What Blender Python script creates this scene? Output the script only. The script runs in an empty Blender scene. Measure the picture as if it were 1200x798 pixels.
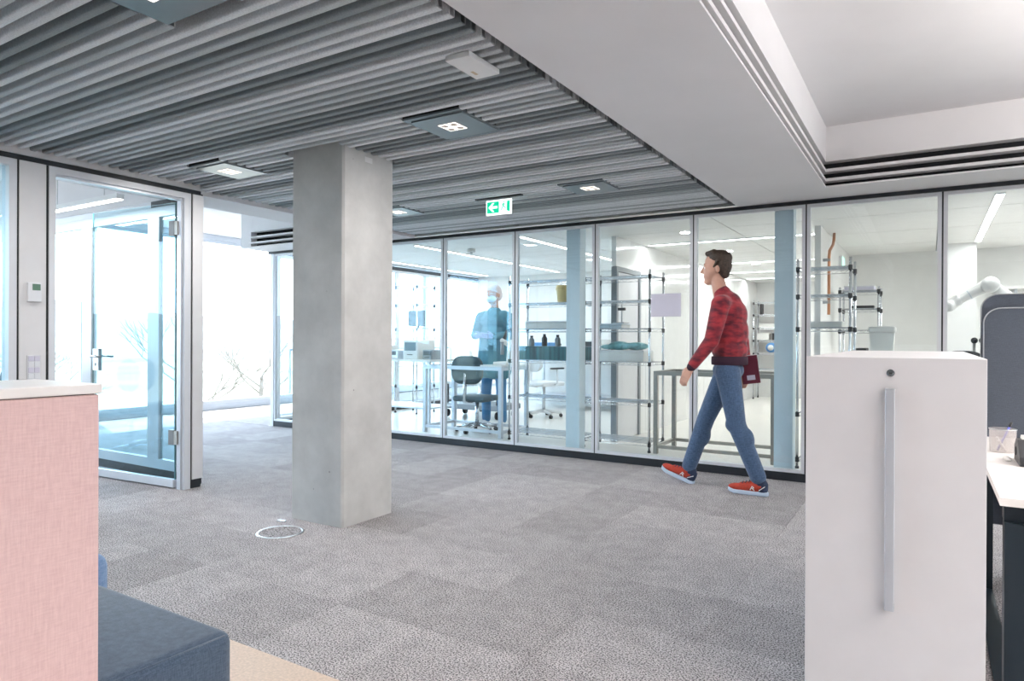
import bpy, bmesh, math, random
from mathutils import Vector, Matrix
random.seed(7)
PI = math.pi
SC = bpy.context.scene
COL = SC.collection

# ------------------------------------------------------------------ camera
CAM_H = 1.22
YAW, PITCH, ROLL = math.radians(31.68), math.atan((397.3 - 399.0) / 794.0), math.radians(0.25)
cam_d = bpy.data.cameras.new('camera'); cam = bpy.data.objects.new('camera', cam_d); COL.objects.link(cam)
fw0 = Vector((-math.sin(YAW), math.cos(YAW), 0)); rt0 = Vector((math.cos(YAW), math.sin(YAW), 0)); up = Vector((0, 0, 1))
fw = fw0 * math.cos(PITCH) + up * math.sin(PITCH); up0 = up * math.cos(PITCH) - fw0 * math.sin(PITCH)
rt = rt0 * math.cos(ROLL) + up0 * math.sin(ROLL); upv = up0 * math.cos(ROLL) - rt0 * math.sin(ROLL)
m = Matrix((rt, upv, -fw)).transposed().to_4x4(); m.translation = (0, 0, CAM_H)
cam.matrix_world = m
cam_d.sensor_width = 36.0; cam_d.lens = 36.0 * 794.0 / 1200.0
cam_d.clip_start = 0.05; cam_d.clip_end = 1500
SC.camera = cam

# ------------------------------------------------------------------ world, sun, exposure
W = bpy.data.worlds.new('world'); SC.world = W; W.use_nodes = True
bg = W.node_tree.nodes['Background']
bg.inputs['Color'].default_value = (0.70, 0.85, 1.0, 1); bg.inputs['Strength'].default_value = 7.5
sun_d = bpy.data.lights.new('sun', 'SUN'); sun_d.energy = 7.0; sun_d.angle = math.radians(0.8); sun_d.color = (1.0, 0.95, 0.88)
sun = bpy.data.objects.new('sun', sun_d); COL.objects.link(sun)
sun.rotation_euler = Vector((0.60, -0.22, -1.0)).to_track_quat('-Z', 'Y').to_euler()
sun.location = (-30, 10, 30)
SC.view_settings.view_transform = 'Standard'; SC.view_settings.look = 'None'
SC.view_settings.gamma = 1.0; SC.view_settings.use_curve_mapping = False
SC.view_settings.exposure = 0.60
try:
    SC.cycles.use_denoising = True
    SC.cycles.max_bounces = 10; SC.cycles.transparent_max_bounces = 24
    SC.cycles.caustics_reflective = False; SC.cycles.caustics_refractive = False
    SC.cycles.sample_clamp_indirect = 6.0
except Exception:
    pass

# ------------------------------------------------------------------ materials
MATS = {}
def mat(name, col, rough=0.6, metal=0.0, noise=0.0, nscale=8.0, bump=0.0, bscale=60.0, emit=0.0, ecol=None,
        spec=None, stretch=(1, 1, 1), sheen=0.0, random_tone=0.0, world=False, col2=None, detail=3.0):
    if name in MATS: return MATS[name]
    M = bpy.data.materials.new(name); M.use_nodes = True; nt = M.node_tree; b = nt.nodes['Principled BSDF']
    b.inputs['Base Color'].default_value = (*col, 1); b.inputs['Roughness'].default_value = rough; b.inputs['Metallic'].default_value = metal
    if spec is not None: b.inputs['Specular IOR Level'].default_value = spec
    if sheen: b.inputs['Sheen Weight'].default_value = sheen
    if emit:
        b.inputs['Emission Color'].default_value = (*(ecol or col), 1); b.inputs['Emission Strength'].default_value = emit
    def coords(st):
        if world:
            g = nt.nodes.new('ShaderNodeNewGeometry'); src = g.outputs['Position']
        else:
            g = nt.nodes.new('ShaderNodeTexCoord'); src = g.outputs['Object']
        mp = nt.nodes.new('ShaderNodeMapping'); mp.inputs['Scale'].default_value = st
        nt.links.new(src, mp.inputs['Vector']); return mp.outputs['Vector']
    # always a faint procedural variation
    nz = nt.nodes.new('ShaderNodeTexNoise'); nz.inputs['Scale'].default_value = nscale; nz.inputs['Detail'].default_value = detail
    nt.links.new(coords(stretch), nz.inputs['Vector'])
    a = max(noise, 0.015)
    cr = nt.nodes.new('ShaderNodeValToRGB')
    lo = tuple(c * (1 - a) for c in col) if col2 is None else col2
    hi = tuple(min(1, c * (1 + a)) for c in col)
    cr.color_ramp.elements[0].position = 0.35; cr.color_ramp.elements[1].position = 0.65
    cr.color_ramp.elements[0].color = (*lo, 1); cr.color_ramp.elements[1].color = (*hi, 1)
    nt.links.new(nz.outputs['Fac'], cr.inputs['Fac'])
    outc = cr.outputs['Color']
    if random_tone:
        oi = nt.nodes.new('ShaderNodeObjectInfo'); mr = nt.nodes.new('ShaderNodeMapRange')
        mr.inputs['To Min'].default_value = 1 - random_tone; mr.inputs['To Max'].default_value = 1 + random_tone
        nt.links.new(oi.outputs['Random'], mr.inputs['Value'])
        hs = nt.nodes.new('ShaderNodeHueSaturation'); nt.links.new(outc, hs.inputs['Color']); nt.links.new(mr.outputs['Result'], hs.inputs['Value'])
        outc = hs.outputs['Color']
    nt.links.new(outc, b.inputs['Base Color'])
    if bump:
        n2 = nt.nodes.new('ShaderNodeTexNoise'); n2.inputs['Scale'].default_value = bscale; n2.inputs['Detail'].default_value = 2
        nt.links.new(coords(stretch), n2.inputs['Vector'])
        bp = nt.nodes.new('ShaderNodeBump'); bp.inputs['Strength'].default_value = bump; bp.inputs['Distance'].default_value = 0.01
        nt.links.new(n2.outputs['Fac'], bp.inputs['Height']); nt.links.new(bp.outputs['Normal'], b.inputs['Normal'])
    MATS[name] = M; return M

def glass_mat(name, tint, f0=0.03):
    M = bpy.data.materials.new(name); M.use_nodes = True; nt = M.node_tree; nt.nodes.clear()
    o = nt.nodes.new('ShaderNodeOutputMaterial'); mx = nt.nodes.new('ShaderNodeMixShader')
    t = nt.nodes.new('ShaderNodeBsdfTransparent'); g = nt.nodes.new('ShaderNodeBsdfGlossy'); lw_ = nt.nodes.new('ShaderNodeLayerWeight')
    t.inputs['Color'].default_value = (*tint, 1); g.inputs['Roughness'].default_value = 0.0; g.inputs['Color'].default_value = (.95, .98, 1, 1)
    pw = nt.nodes.new('ShaderNodeMath'); pw.operation = 'POWER'; pw.inputs[1].default_value = 5.0; nt.links.new(lw_.outputs['Facing'], pw.inputs[0])
    ml = nt.nodes.new('ShaderNodeMath'); ml.operation = 'MULTIPLY_ADD'; ml.inputs[1].default_value = 1 - f0; ml.inputs[2].default_value = f0; nt.links.new(pw.outputs[0], ml.inputs[0])
    nt.links.new(ml.outputs[0], mx.inputs['Fac']); nt.links.new(t.outputs[0], mx.inputs[1]); nt.links.new(g.outputs[0], mx.inputs[2])
    nt.links.new(mx.outputs[0], o.inputs['Surface']); MATS[name] = M; return M

def carpet_mat():
    M = bpy.data.materials.new('carpet'); M.use_nodes = True; nt = M.node_tree; b = nt.nodes['Principled BSDF']
    g = nt.nodes.new('ShaderNodeNewGeometry')
    n1 = nt.nodes.new('ShaderNodeTexNoise'); n1.inputs['Scale'].default_value = 150; n1.inputs['Detail'].default_value = 2; n1.inputs['Roughness'].default_value = 0.6
    n2 = nt.nodes.new('ShaderNodeTexNoise'); n2.inputs['Scale'].default_value = 9.0; n2.inputs['Detail'].default_value = 4
    for n in (n1, n2): nt.links.new(g.outputs['Position'], n.inputs['Vector'])
    cr = nt.nodes.new('ShaderNodeValToRGB'); e = cr.color_ramp.elements
    e[0].position = 0.40; e[0].color = (0.085, 0.080, 0.085, 1); e[1].position = 0.56; e[1].color = (0.56, 0.535, 0.545, 1)
    nt.links.new(n1.outputs['Fac'], cr.inputs['Fac'])
    oi = nt.nodes.new('ShaderNodeObjectInfo'); mr = nt.nodes.new('ShaderNodeMapRange')
    mr.inputs['To Min'].default_value = 0.88; mr.inputs['To Max'].default_value = 1.12; nt.links.new(oi.outputs['Random'], mr.inputs['Value'])
    mr2 = nt.nodes.new('ShaderNodeMapRange'); mr2.inputs['From Min'].default_value = 0.3; mr2.inputs['From Max'].default_value = 0.7
    mr2.inputs['To Min'].default_value = 0.88; mr2.inputs['To Max'].default_value = 1.10; nt.links.new(n2.outputs['Fac'], mr2.inputs['Value'])
    mu = nt.nodes.new('ShaderNodeMath'); mu.operation = 'MULTIPLY'; nt.links.new(mr.outputs[0], mu.inputs[0]); nt.links.new(mr2.outputs[0], mu.inputs[1])
    hs = nt.nodes.new('ShaderNodeHueSaturation'); nt.links.new(cr.outputs['Color'], hs.inputs['Color']); nt.links.new(mu.outputs[0], hs.inputs['Value'])
    nt.links.new(hs.outputs['Color'], b.inputs['Base Color']); b.inputs['Roughness'].default_value = 0.95
    b.inputs['Specular IOR Level'].default_value = 0.15
    bp = nt.nodes.new('ShaderNodeBump'); bp.inputs['Strength'].default_value = 0.25; bp.inputs['Distance'].default_value = 0.003
    nt.links.new(n1.outputs['Fac'], bp.inputs['Height']); nt.links.new(bp.outputs['Normal'], b.inputs['Normal'])
    MATS['carpet'] = M; return M

def concrete_mat():
    M = bpy.data.materials.new('concrete'); M.use_nodes = True; nt = M.node_tree; b = nt.nodes['Principled BSDF']
    tc = nt.nodes.new('ShaderNodeTexCoord')
    n1 = nt.nodes.new('ShaderNodeTexNoise'); n1.inputs['Scale'].default_value = 3.2; n1.inputs['Detail'].default_value = 8; n1.inputs['Roughness'].default_value = 0.6
    cr = nt.nodes.new('ShaderNodeValToRGB'); e = cr.color_ramp.elements
    e[0].position = 0.30; e[0].color = (0.50, 0.50, 0.49, 1); e[1].position = 0.72; e[1].color = (0.67, 0.665, 0.65, 1)
    vo = nt.nodes.new('ShaderNodeTexVoronoi'); vo.inputs['Scale'].default_value = 7.0; vo.inputs['Randomness'].default_value = 1.0
    r2 = nt.nodes.new('ShaderNodeValToRGB'); q = r2.color_ramp.elements
    q[0].position = 0.028; q[0].color = (0.45, 0.45, 0.45, 1); q[1].position = 0.05; q[1].color = (1, 1, 1, 1)
    mx = nt.nodes.new('ShaderNodeMix'); mx.data_type = 'RGBA'; mx.blend_type = 'MULTIPLY'; mx.inputs['Factor'].default_value = 1
    for n in (n1, vo): nt.links.new(tc.outputs['Object'], n.inputs['Vector'])
    nt.links.new(n1.outputs['Fac'], cr.inputs['Fac']); nt.links.new(vo.outputs['Distance'], r2.inputs['Fac'])
    nt.links.new(cr.outputs['Color'], mx.inputs['A']); nt.links.new(r2.outputs['Color'], mx.inputs['B'])
    nt.links.new(mx.outputs['Result'], b.inputs['Base Color']); b.inputs['Roughness'].default_value = 0.75
    bp = nt.nodes.new('ShaderNodeBump'); bp.inputs['Strength'].default_value = 0.25; bp.inputs['Distance'].default_value = 0.01
    nt.links.new(n1.outputs['Fac'], bp.inputs['Height']); nt.links.new(bp.outputs['Normal'], b.inputs['Normal'])
    MATS['concrete'] = M; return M

def weave_mat(name, c1, c2, sc=(260, 260, 260)):
    M = bpy.data.materials.new(name); M.use_nodes = True; nt = M.node_tree; b = nt.nodes['Principled BSDF']
    tc = nt.nodes.new('ShaderNodeTexCoord'); outs = []
    for st in ((sc[0] * .12, sc[1] * .12, sc[2]), (sc[0], sc[1], sc[2] * .12)):
        mp = nt.nodes.new('ShaderNodeMapping'); mp.inputs['Scale'].default_value = st
        n = nt.nodes.new('ShaderNodeTexNoise'); n.inputs['Scale'].default_value = 1.0; n.inputs['Detail'].default_value = 2
        nt.links.new(tc.outputs['Object'], mp.inputs['Vector']); nt.links.new(mp.outputs['Vector'], n.inputs['Vector']); outs.append(n)
    ad = nt.nodes.new('ShaderNodeMath'); ad.operation = 'ADD'
    nt.links.new(outs[0].outputs['Fac'], ad.inputs[0]); nt.links.new(outs[1].outputs['Fac'], ad.inputs[1])
    cr = nt.nodes.new('ShaderNodeValToRGB'); e = cr.color_ramp.elements
    mr = nt.nodes.new('ShaderNodeMapRange'); mr.inputs['From Min'].default_value = 0.7; mr.inputs['From Max'].default_value = 1.3
    nt.links.new(ad.outputs[0], mr.inputs['Value']); nt.links.new(mr.outputs[0], cr.inputs['Fac'])
    e[0].color = (*c1, 1); e[1].color = (*c2, 1)
    nt.links.new(cr.outputs['Color'], b.inputs['Base Color']); b.inputs['Roughness'].default_value = 0.9
    b.inputs['Sheen Weight'].default_value = 0.25
    bp = nt.nodes.new('ShaderNodeBump'); bp.inputs['Strength'].default_value = 0.3; bp.inputs['Distance'].default_value = 0.002
    nt.links.new(ad.outputs[0], bp.inputs['Height']); nt.links.new(bp.outputs['Normal'], b.inputs['Normal'])
    MATS[name] = M; return M

carpet_mat(); concrete_mat()
weave_mat('pink_fabric', (0.63, 0.435, 0.43), (0.71, 0.515, 0.50))
weave_mat('blue_fabric', (0.026, 0.052, 0.088), (0.068, 0.105, 0.16), (420, 420, 420))
weave_mat('blue_fabric_lit', (0.10, 0.19, 0.36), (0.20, 0.31, 0.50), (420, 420, 420))  # pouf fabric, lightened in colour to stand for window light
weave_mat('screen_fabric', (0.045, 0.055, 0.075), (0.063, 0.077, 0.102), (500, 500, 500))
weave_mat('denim', (0.025, 0.055, 0.115), (0.080, 0.145, 0.26), (300, 300, 300))
glass_mat('glass_lab', (0.93, 0.97, 0.985)); glass_mat('glass_door', (0.84, 0.94, 0.97)); glass_mat('glass_facade', (0.97, 0.98, 0.99))
mat('white', (0.80, 0.80, 0.80), 0.55); mat('plaster', (0.755, 0.745, 0.76), 0.85, noise=0.02, nscale=2)
mat('plaster_lab', (0.86, 0.855, 0.84), 0.5); mat('panel_white', (0.74, 0.74, 0.755), 0.45)
mat('cabinet_white', (0.80, 0.785, 0.80), 0.4); mat('desk_white', (0.82, 0.79, 0.77), 0.4)
mat('alu', (0.62, 0.65, 0.70), 0.38, 0.35, noise=0.02); mat('alu_white', (0.70, 0.72, 0.76), 0.4, 0.1)
mat('dark_trim', (0.012, 0.016, 0.022), 0.45); mat('black', (0.008, 0.009, 0.011), 0.5); mat('cavity', (0.006, 0.007, 0.010), 0.9)
for _n, _c in (('felt_light', (0.77, 0.795, 0.83)), ('felt_mid', (0.50, 0.54, 0.565)), ('felt_dark', (0.25, 0.285, 0.305))):
    mat(_n, _c, 0.95, noise=0.10, nscale=140, bump=0.35, bscale=220, random_tone=0.05, sheen=0.15, world=True)
mat('panel_grey', (0.155, 0.185, 0.20), 0.28, noise=0.05); mat('lamp_panel', (0.50, 0.53, 0.56), 0.5)
mat('steel', (0.45, 0.46, 0.47), 0.3, 1.0, noise=0.03, nscale=40); mat('chrome', (0.66, 0.69, 0.73), 0.22, 0.9)
mat('brushed', (0.40, 0.39, 0.36), 0.4, 0.75, noise=0.08, nscale=30, stretch=(1, 1, 12))
mat('pillar_blue', (0.68, 0.79, 0.85), 0.5); mat('beige_floor', (0.66, 0.53, 0.43), 0.6, noise=0.10, nscale=90, bump=0.1, bscale=150)
mat('slab', (0.12, 0.12, 0.12), 0.9); mat('lab_floor', (0.80, 0.77, 0.72), 0.28, noise=0.02, nscale=3)
mat('lens', (1, 0.93, 0.84), 0.4, emit=0.9, ecol=(1, 0.92, 0.84)); mat('lens_rim', (0.55, 0.42, 0.36), 0.3, 0.6)
mat('strip_light', (1, 1, 1), 0.4, emit=5.5, ecol=(1, 0.98, 0.95)); mat('sign_green', (0.0, 0.42, 0.23), 0.4, emit=0.75, ecol=(0.0, 0.55, 0.30))
mat('sign_white', (0.95, 1, 0.97), 0.4, emit=0.9, ecol=(0.92, 1, 0.96)); mat('paper', (0.66, 0.65, 0.76), 0.8)
mat('lcd', (0.10, 0.20, 0.14), 0.3); mat('device', (0.76, 0.78, 0.82), 0.4)
mat('navy_steel', (0.010, 0.020, 0.030), 0.4, 0.2); mat('dark_plastic', (0.020, 0.022, 0.026), 0.5)
mat('mesh_silver', (0.55, 0.53, 0.52), 0.4, 0.6); mat('pen_blue', (0.12, 0.14, 0.55), 0.4); mat('card', (0.62, 0.50, 0.36), 0.8)
mat('skin', (0.60, 0.345, 0.26), 0.55, noise=0.04, nscale=20); mat('hair', (0.045, 0.028, 0.019), 0.6, noise=0.5, nscale=60, stretch=(1, 1, 3))
mat('sweater', (0.40, 0.030, 0.042), 0.9, nscale=11, stretch=(1.0, 1.0, 2.4), col2=(0.10, 0.010, 0.024), detail=6, bump=0.2, bscale=160, sheen=0.2)
mat('cuff', (0.035, 0.012, 0.028), 0.9, noise=0.1); mat('shoe_red', (0.45, 0.045, 0.022), 0.7, noise=0.12, nscale=60)
mat('shoe_navy', (0.015, 0.030, 0.075), 0.7); mat('shoe_sole', (0.55, 0.66, 0.82), 0.6); mat('folder', (0.11, 0.012, 0.030), 0.6)
mat('gown', (0.085, 0.24, 0.31), 0.85, noise=0.12, nscale=9, stretch=(1, 1, .3)); mat('scrubs', (0.06, 0.20, 0.38), 0.85)
mat('hairnet', (0.75, 0.66, 0.66), 0.9, noise=0.08, nscale=60); mat('mask', (0.70, 0.82, 0.85), 0.8); mat('glove', (0.34, 0.42, 0.68), 0.5)
mat('copper', (0.55, 0.27, 0.16), 0.3, 0.8); mat('teal_bag', (0.25, 0.52, 0.55), 0.4, noise=0.25, nscale=14); mat('yellow', (0.85, 0.68, 0.32), 0.5)
mat('teal_dark', (0.03, 0.11, 0.12), 0.3, noise=0.5, nscale=10, stretch=(3, 3, .1)); mat('grey_plastic', (0.30, 0.32, 0.34), 0.5); mat('seat_grey', (0.05, 0.085, 0.10), 0.6)
mat('seat_dark', (.10, .12, .14), .7); mat('seat_blue', (.03, .09, .18), .7); mat('white_gloss', (0.84, 0.84, 0.83), 0.12); mat('bin_white', (0.76, 0.76, 0.73), 0.5); mat('brown_steel', (0.14, 0.12, 0.10), 0.4, 0.6)
mat('robot_white', (0.86, 0.84, 0.82), 0.35); mat('blue_box', (0.10, 0.30, 0.62), 0.5); mat('ground', (0.19, 0.18, 0.13), 0.95, noise=0.3, nscale=0.05)
mat('hill', (0.19, 0.195, 0.185), 0.95, noise=0.2, nscale=0.05); mat('bark', (0.13, 0.11, 0.09), 0.9); mat('house', (0.55, 0.53, 0.5), 0.9)
mat('screen_dark', (0.03, 0.07, 0.09), 0.15); mat('rail', (0.25, 0.29, 0.33), 0.5, 0.4)

# ------------------------------------------------------------------ mesh helpers
def NB(): return bmesh.new()
def box(bm, x0, y0, z0, x1, y1, z1):
    vs = [bm.verts.new(v) for v in ((x0, y0, z0), (x1, y0, z0), (x1, y1, z0), (x0, y1, z0), (x0, y0, z1), (x1, y0, z1), (x1, y1, z1), (x0, y1, z1))]
    for f in ((3, 2, 1, 0), (4, 5, 6, 7), (0, 1, 5, 4), (1, 2, 6, 5), (2, 3, 7, 6), (3, 0, 4, 7)): bm.faces.new([vs[i] for i in f])
    return bm
def ring(bm, c, d, r, n):
    d = Vector(d).normalized(); a = d.orthogonal().normalized(); b = d.cross(a)
    return [bm.verts.new(Vector(c) + a * (r * math.cos(2 * PI * i / n)) + b * (r * math.sin(2 * PI * i / n))) for i in range(n)]
def tube(bm, pts, r, n=8, cap=True):
    pts = [Vector(p) for p in pts]; rs = r if isinstance(r, (list, tuple)) else [r] * len(pts); prev = None; first = None
    a = None
    for i, p in enumerate(pts):
        d = (pts[min(i + 1, len(pts) - 1)] - pts[max(i - 1, 0)]).normalized()
        if a is None: a = d.orthogonal().normalized()
        a = (a - d * a.dot(d)).normalized(); b = d.cross(a)
        rg = [bm.verts.new(p + a * (rs[i] * math.cos(2 * PI * k / n)) + b * (rs[i] * math.sin(2 * PI * k / n))) for k in range(n)]
        if prev:
            for k in range(n): bm.faces.new((prev[k], prev[(k + 1) % n], rg[(k + 1) % n], rg[k]))
        else: first = rg
        prev = rg
    if cap: bm.faces.new(first[::-1]); bm.faces.new(prev)
    return bm
def lathe(bm, prof, c=(0, 0, 0), n=20, cap=True):
    rs = []
    for r, z in prof: rs.append([bm.verts.new((c[0] + r * math.cos(2 * PI * k / n), c[1] + r * math.sin(2 * PI * k / n), c[2] + z)) for k in range(n)])
    for a, b in zip(rs, rs[1:]):
        for k in range(n): bm.faces.new((a[k], a[(k + 1) % n], b[(k + 1) % n], b[k]))
    if cap: bm.faces.new(rs[0][::-1]); bm.faces.new(rs[-1])
    return bm
def ell(bm, c, r, n=16, rot=None):
    M = Matrix.Translation(c) @ (rot.to_4x4() if rot else Matrix.Identity(4)) @ Matrix.Diagonal((*((r, r, r) if not isinstance(r, (tuple, list)) else r), 1))
    bmesh.ops.create_uvsphere(bm, u_segments=n, v_segments=max(6, n * 2 // 3), radius=1, matrix=M); return bm
def prism(bm, poly, axis, a, b):
    """poly: 2-D points; axis 'X','Y','Z' is the extrusion axis from a to b"""
    def P(u, v, w): return {'X': (w, u, v), 'Y': (u, w, v), 'Z': (u, v, w)}[axis]
    A = [bm.verts.new(P(u, v, a)) for u, v in poly]; B = [bm.verts.new(P(u, v, b)) for u, v in poly]
    bm.faces.new(A); bm.faces.new(B[::-1]); n = len(poly)
    for i in range(n): bm.faces.new((A[i], B[i], B[(i + 1) % n], A[(i + 1) % n]))
    bmesh.ops.recalc_face_normals(bm, faces=bm.faces[:]); return bm
def rrect(x0, y0, x1, y1, r, n=6, corners=(1, 1, 1, 1)):
    out = []
    for (cx, cy, a0, k) in ((x1 - r, y1 - r, 0, 0), (x0 + r, y1 - r, 90, 1), (x0 + r, y0 + r, 180, 2), (x1 - r, y0 + r, 270, 3)):
        if corners[k]:
            for i in range(n + 1):
                t = math.radians(a0 + 90 * i / n); out.append((cx + r * math.cos(t), cy + r * math.sin(t)))
        else:
            out.append((cx + r * (1 if k in (0, 3) else -1), cy + r * (1 if k in (0, 1) else -1)))
    return out
def bevel(bm, w, seg=2):
    bmesh.ops.bevel(bm, geom=bm.edges[:], offset=w, segments=seg, affect='EDGES', profile=0.5); return bm
def bbox(x0, y0, z0, x1, y1, z1, w=0.004, seg=2): return bevel(box(NB(), x0, y0, z0, x1, y1, z1), w, seg)
def obj(name, bm, m, parent=None, smooth=False, label=None):
    if isinstance(bm, bpy.types.Mesh): me = bm
    else:
        me = bpy.data.meshes.new(name); bm.to_mesh(me); bm.free()
    if not me.materials: me.materials.append(MATS[m] if isinstance(m, str) else m)
    if smooth: me.polygons.foreach_set('use_smooth', [True] * len(me.polygons))
    o = bpy.data.objects.new(name, me); COL.objects.link(o)
    if parent:
        o.parent = parent; o.matrix_parent_inverse = Matrix.Translation(-parent.location) if parent.type == 'EMPTY' else Matrix.Identity(4)
        # children of a mesh part: the part's mesh is in its parent's space
    if label: o['label'] = label
    return o
def thing(name, label, cat, loc=(0, 0, 0), group=None, kind=None):
    o = bpy.data.objects.new(name, None); COL.objects.link(o); o.location = loc; o.empty_display_size = 0.1
    o['label'] = label; o['category'] = cat
    if group: o['group'] = group
    if kind: o['kind'] = kind
    return o
def tag(o, label, cat, group=None, kind=None):
    o['label'] = label; o['category'] = cat
    if group: o['group'] = group
    if kind: o['kind'] = kind
    return o
def struct(name, bm, m, label, cat, smooth=False):
    return tag(obj(name, bm, m, smooth=smooth), label, cat, kind='structure')
def sempty(name, label, cat): return thing(name, label, cat, kind='structure')
def inst(o, parent=None, name=None, loc=None):
    c = o.copy(); COL.objects.link(c)
    if parent is not None: c.parent = parent
    if loc is not None: c.location = loc
    return c
def blob(parts, voxel=0.008, smooth=3):
    """one continuous surface grown from tapered capsules ('c',p0,r0,p1,r1) and ellipsoids ('e',c,(rx,ry,rz)[,rot])"""
    bm = NB()
    for p in parts:
        if p[0] == 'c':
            _, p0, r0, p1, r1 = p; p0 = Vector(p0); p1 = Vector(p1)
            ell(bm, p0, r0, 14); ell(bm, p1, r1, 14); tube(bm, [p0, p1], [r0, r1], 14)
        elif p[0] == 'b':
            box(bm, *p[1])
        else:
            ell(bm, p[1], p[2], 18, p[3] if len(p) > 3 else None)
    me = bpy.data.meshes.new('tmp'); bm.to_mesh(me); bm.free()
    o = bpy.data.objects.new('tmp', me); COL.objects.link(o)
    r = o.modifiers.new('r', 'REMESH'); r.mode = 'VOXEL'; r.voxel_size = voxel; r.use_smooth_shade = True
    if smooth:
        s = o.modifiers.new('s', 'SMOOTH'); s.factor = 0.5; s.iterations = smooth
    dg = bpy.context.evaluated_depsgraph_get()
    out = bpy.data.meshes.new_from_object(o.evaluated_get(dg)); out.materials.clear()
    bpy.data.objects.remove(o); bpy.data.meshes.remove(me)
    return out
def area(name, loc, sx, sy, power, color=(1, 1, 1), direction=(0, 0, -1), spread=PI, parent=None):
    l = bpy.data.lights.new(name, 'AREA'); l.shape = 'RECTANGLE'; l.size = sx; l.size_y = sy; l.energy = power; l.color = color
    l.spread = spread
    o = bpy.data.objects.new(name, l); COL.objects.link(o); o.location = loc
    o.rotation_euler = Vector(direction).to_track_quat('-Z', 'Y').to_euler()
    if parent: o.parent = parent; o.matrix_parent_inverse = Matrix.Translation(-parent.location)
    return o

# ================================================================== STRUCTURE
YG = 6.261       # glass wall plane (office side)
XL = -5.076      # partition on the left, office side
XS = -1.474      # edge of the plaster soffit
XC = -0.70       # edge of the coffer
XF = -10.35      # window front far left
ZS = 2.416       # underside of the soffits
ZB = 2.45        # underside of the slats

# ---- floors
fl = struct('floor', box(NB(), -10.6, -5.0, -0.20, 7.0, 6.26, -0.008), 'slab', 'grey mottled carpet floor of the open office', 'floor')
tile = None; k = 0
def carpet_tiles(x0, x1, y0, y1, s=0.5):
    global tile, k
    nx = int(round((x1 - x0) / s)); ny = int(round((y1 - y0) / s))
    for i in range(nx):
        for j in range(ny):
            if tile is None:
                tile = obj('carpet_tile', bevel(box(NB(), -s / 2 + .0004, -s / 2 + .0004, -0.0078, s / 2 - .0004, s / 2 - .0004, 0.0), 0.0008, 1), 'carpet', fl); c = tile
            else: c = inst(tile)
            c.location = (x0 + (i + .5) * s, y0 + (j + .5) * s, 0.0); k += 1
carpet_tiles(-10.3, 1.7, 1.734, 6.234)
fl2 = struct('floor_corridor', box(NB(), -10.6, 6.26, -0.20, -7.85, 16, -0.008), 'slab', 'carpet strip running past the laboratory to the windows', 'floor')
for i in range(5):
    for j in range(7):
        c = inst(tile, fl2); c.location = (-10.1 + .5 * i, 6.51 + .5 * j, 0)
struct('floor_rear', box(NB(), -10.6, -5.0, -0.0079, 7.0, 1.7335, -0.0005), 'carpet', 'carpet floor behind the camera', 'floor')
struct('floor_entry', box(NB(), -4.4, -2.0, -0.0004, -0.9, 1.7335, 0.0005), 'beige_floor', 'smooth beige floor strip in the foreground corner', 'floor')
struct('floor_lab', box(NB(), -7.85, 6.262, -0.20, 4.0, 16.0, 0.0), 'lab_floor', 'pale cream laboratory floor behind the glass', 'floor')
struct('trim_1', box(NB(), -7.85, 6.234, -0.0079, 7.0, 6.262, -0.001), 'carpet', 'narrow carpet edge along the glass wall', 'trim')

# ---- ceiling with slats
ce = struct('ceiling', box(NB(), -5.30, -5.0, 2.64, XS + 0.02, 6.26, 2.70), 'cavity', 'dark ceiling carrying grey felt slats', 'ceiling')
PANELS = [(-2.56, 1.15, -2.15, 1.56), (-2.55, 2.94, -2.15, 3.352), (-4.58, 2.95, -4.205, 3.352), (-2.55, 4.81, -2.155, 5.20), (-4.58, 4.81, -4.205, 5.20), (-4.58, 1.15, -4.205, 1.56)]
SIGNAL = (-1.80, 2.352, -1.672, 2.592)
pitch = 0.0722; w = 0.0370
# felt shades (0 light, 1 middle, 2 dark) along the row of slats, starting at Y = 2.00
HANG = [0, 0, 2, 2, 0, 0, 1, 1, 1, 2, 2, 2, 0, 0, 1, 1, 0, 2, 2, 2, 0, 0, 2, 2, 1, 0, 1, 1, 0, 0, 2, 2, 1, 0, 1, 0, 0, 2, 1, 0, 0, 0, 1, 1, 2, 1, 2, 2, 2, 1, 1, 0, 0, 0, 1, 0, 1, 0, 0, 0]
BACK = [1, 2, 1, 0, 0, 1, 0, 2, 2, 0, 0, 1, 2, 0, 0, 1, 1, 0, 2, 2, 0, 0, 0, 1, 2, 0, 1, 0, 0, 2, 2, 1]
def slat(x0, x1, yc, zb):
    h = 2.632 - zb; bm = NB(); t = 0.006; r = 0.008
    prof = [(yc - w / 2, zb + h), (yc - w / 2, zb + r), (yc - w / 2 + r * .3, zb + r * .3), (yc - w / 2 + r, zb), (yc + w / 2 - r, zb), (yc + w / 2 - r * .3, zb + r * .3), (yc + w / 2, zb + r), (yc + w / 2, zb + h),
            (yc + w / 2 - t, zb + h), (yc + w / 2 - t, zb + t), (yc - w / 2 + t, zb + t), (yc - w / 2 + t, zb + h)]
    A = [bm.verts.new((x0, u, v)) for u, v in prof]; B = [bm.verts.new((x1, u, v)) for u, v in prof]; n = len(prof)
    for i in range(n): bm.faces.new((A[i], A[(i + 1) % n], B[(i + 1) % n], B[i]))
    # end caps as three quads-strips
    for V, fl_ in ((A, 1), (B, 0)):
        for f in ((0, 1, 10, 11), (1, 2, 3, 10), (3, 4, 9, 10), (4, 5, 6, 9), (6, 7, 8, 9)):
            q = [V[i] for i in f]; bm.faces.new(q[::-1] if fl_ else q)
    bmesh.ops.recalc_face_normals(bm, faces=bm.faces[:])
    return bm
nsl = 0
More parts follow.
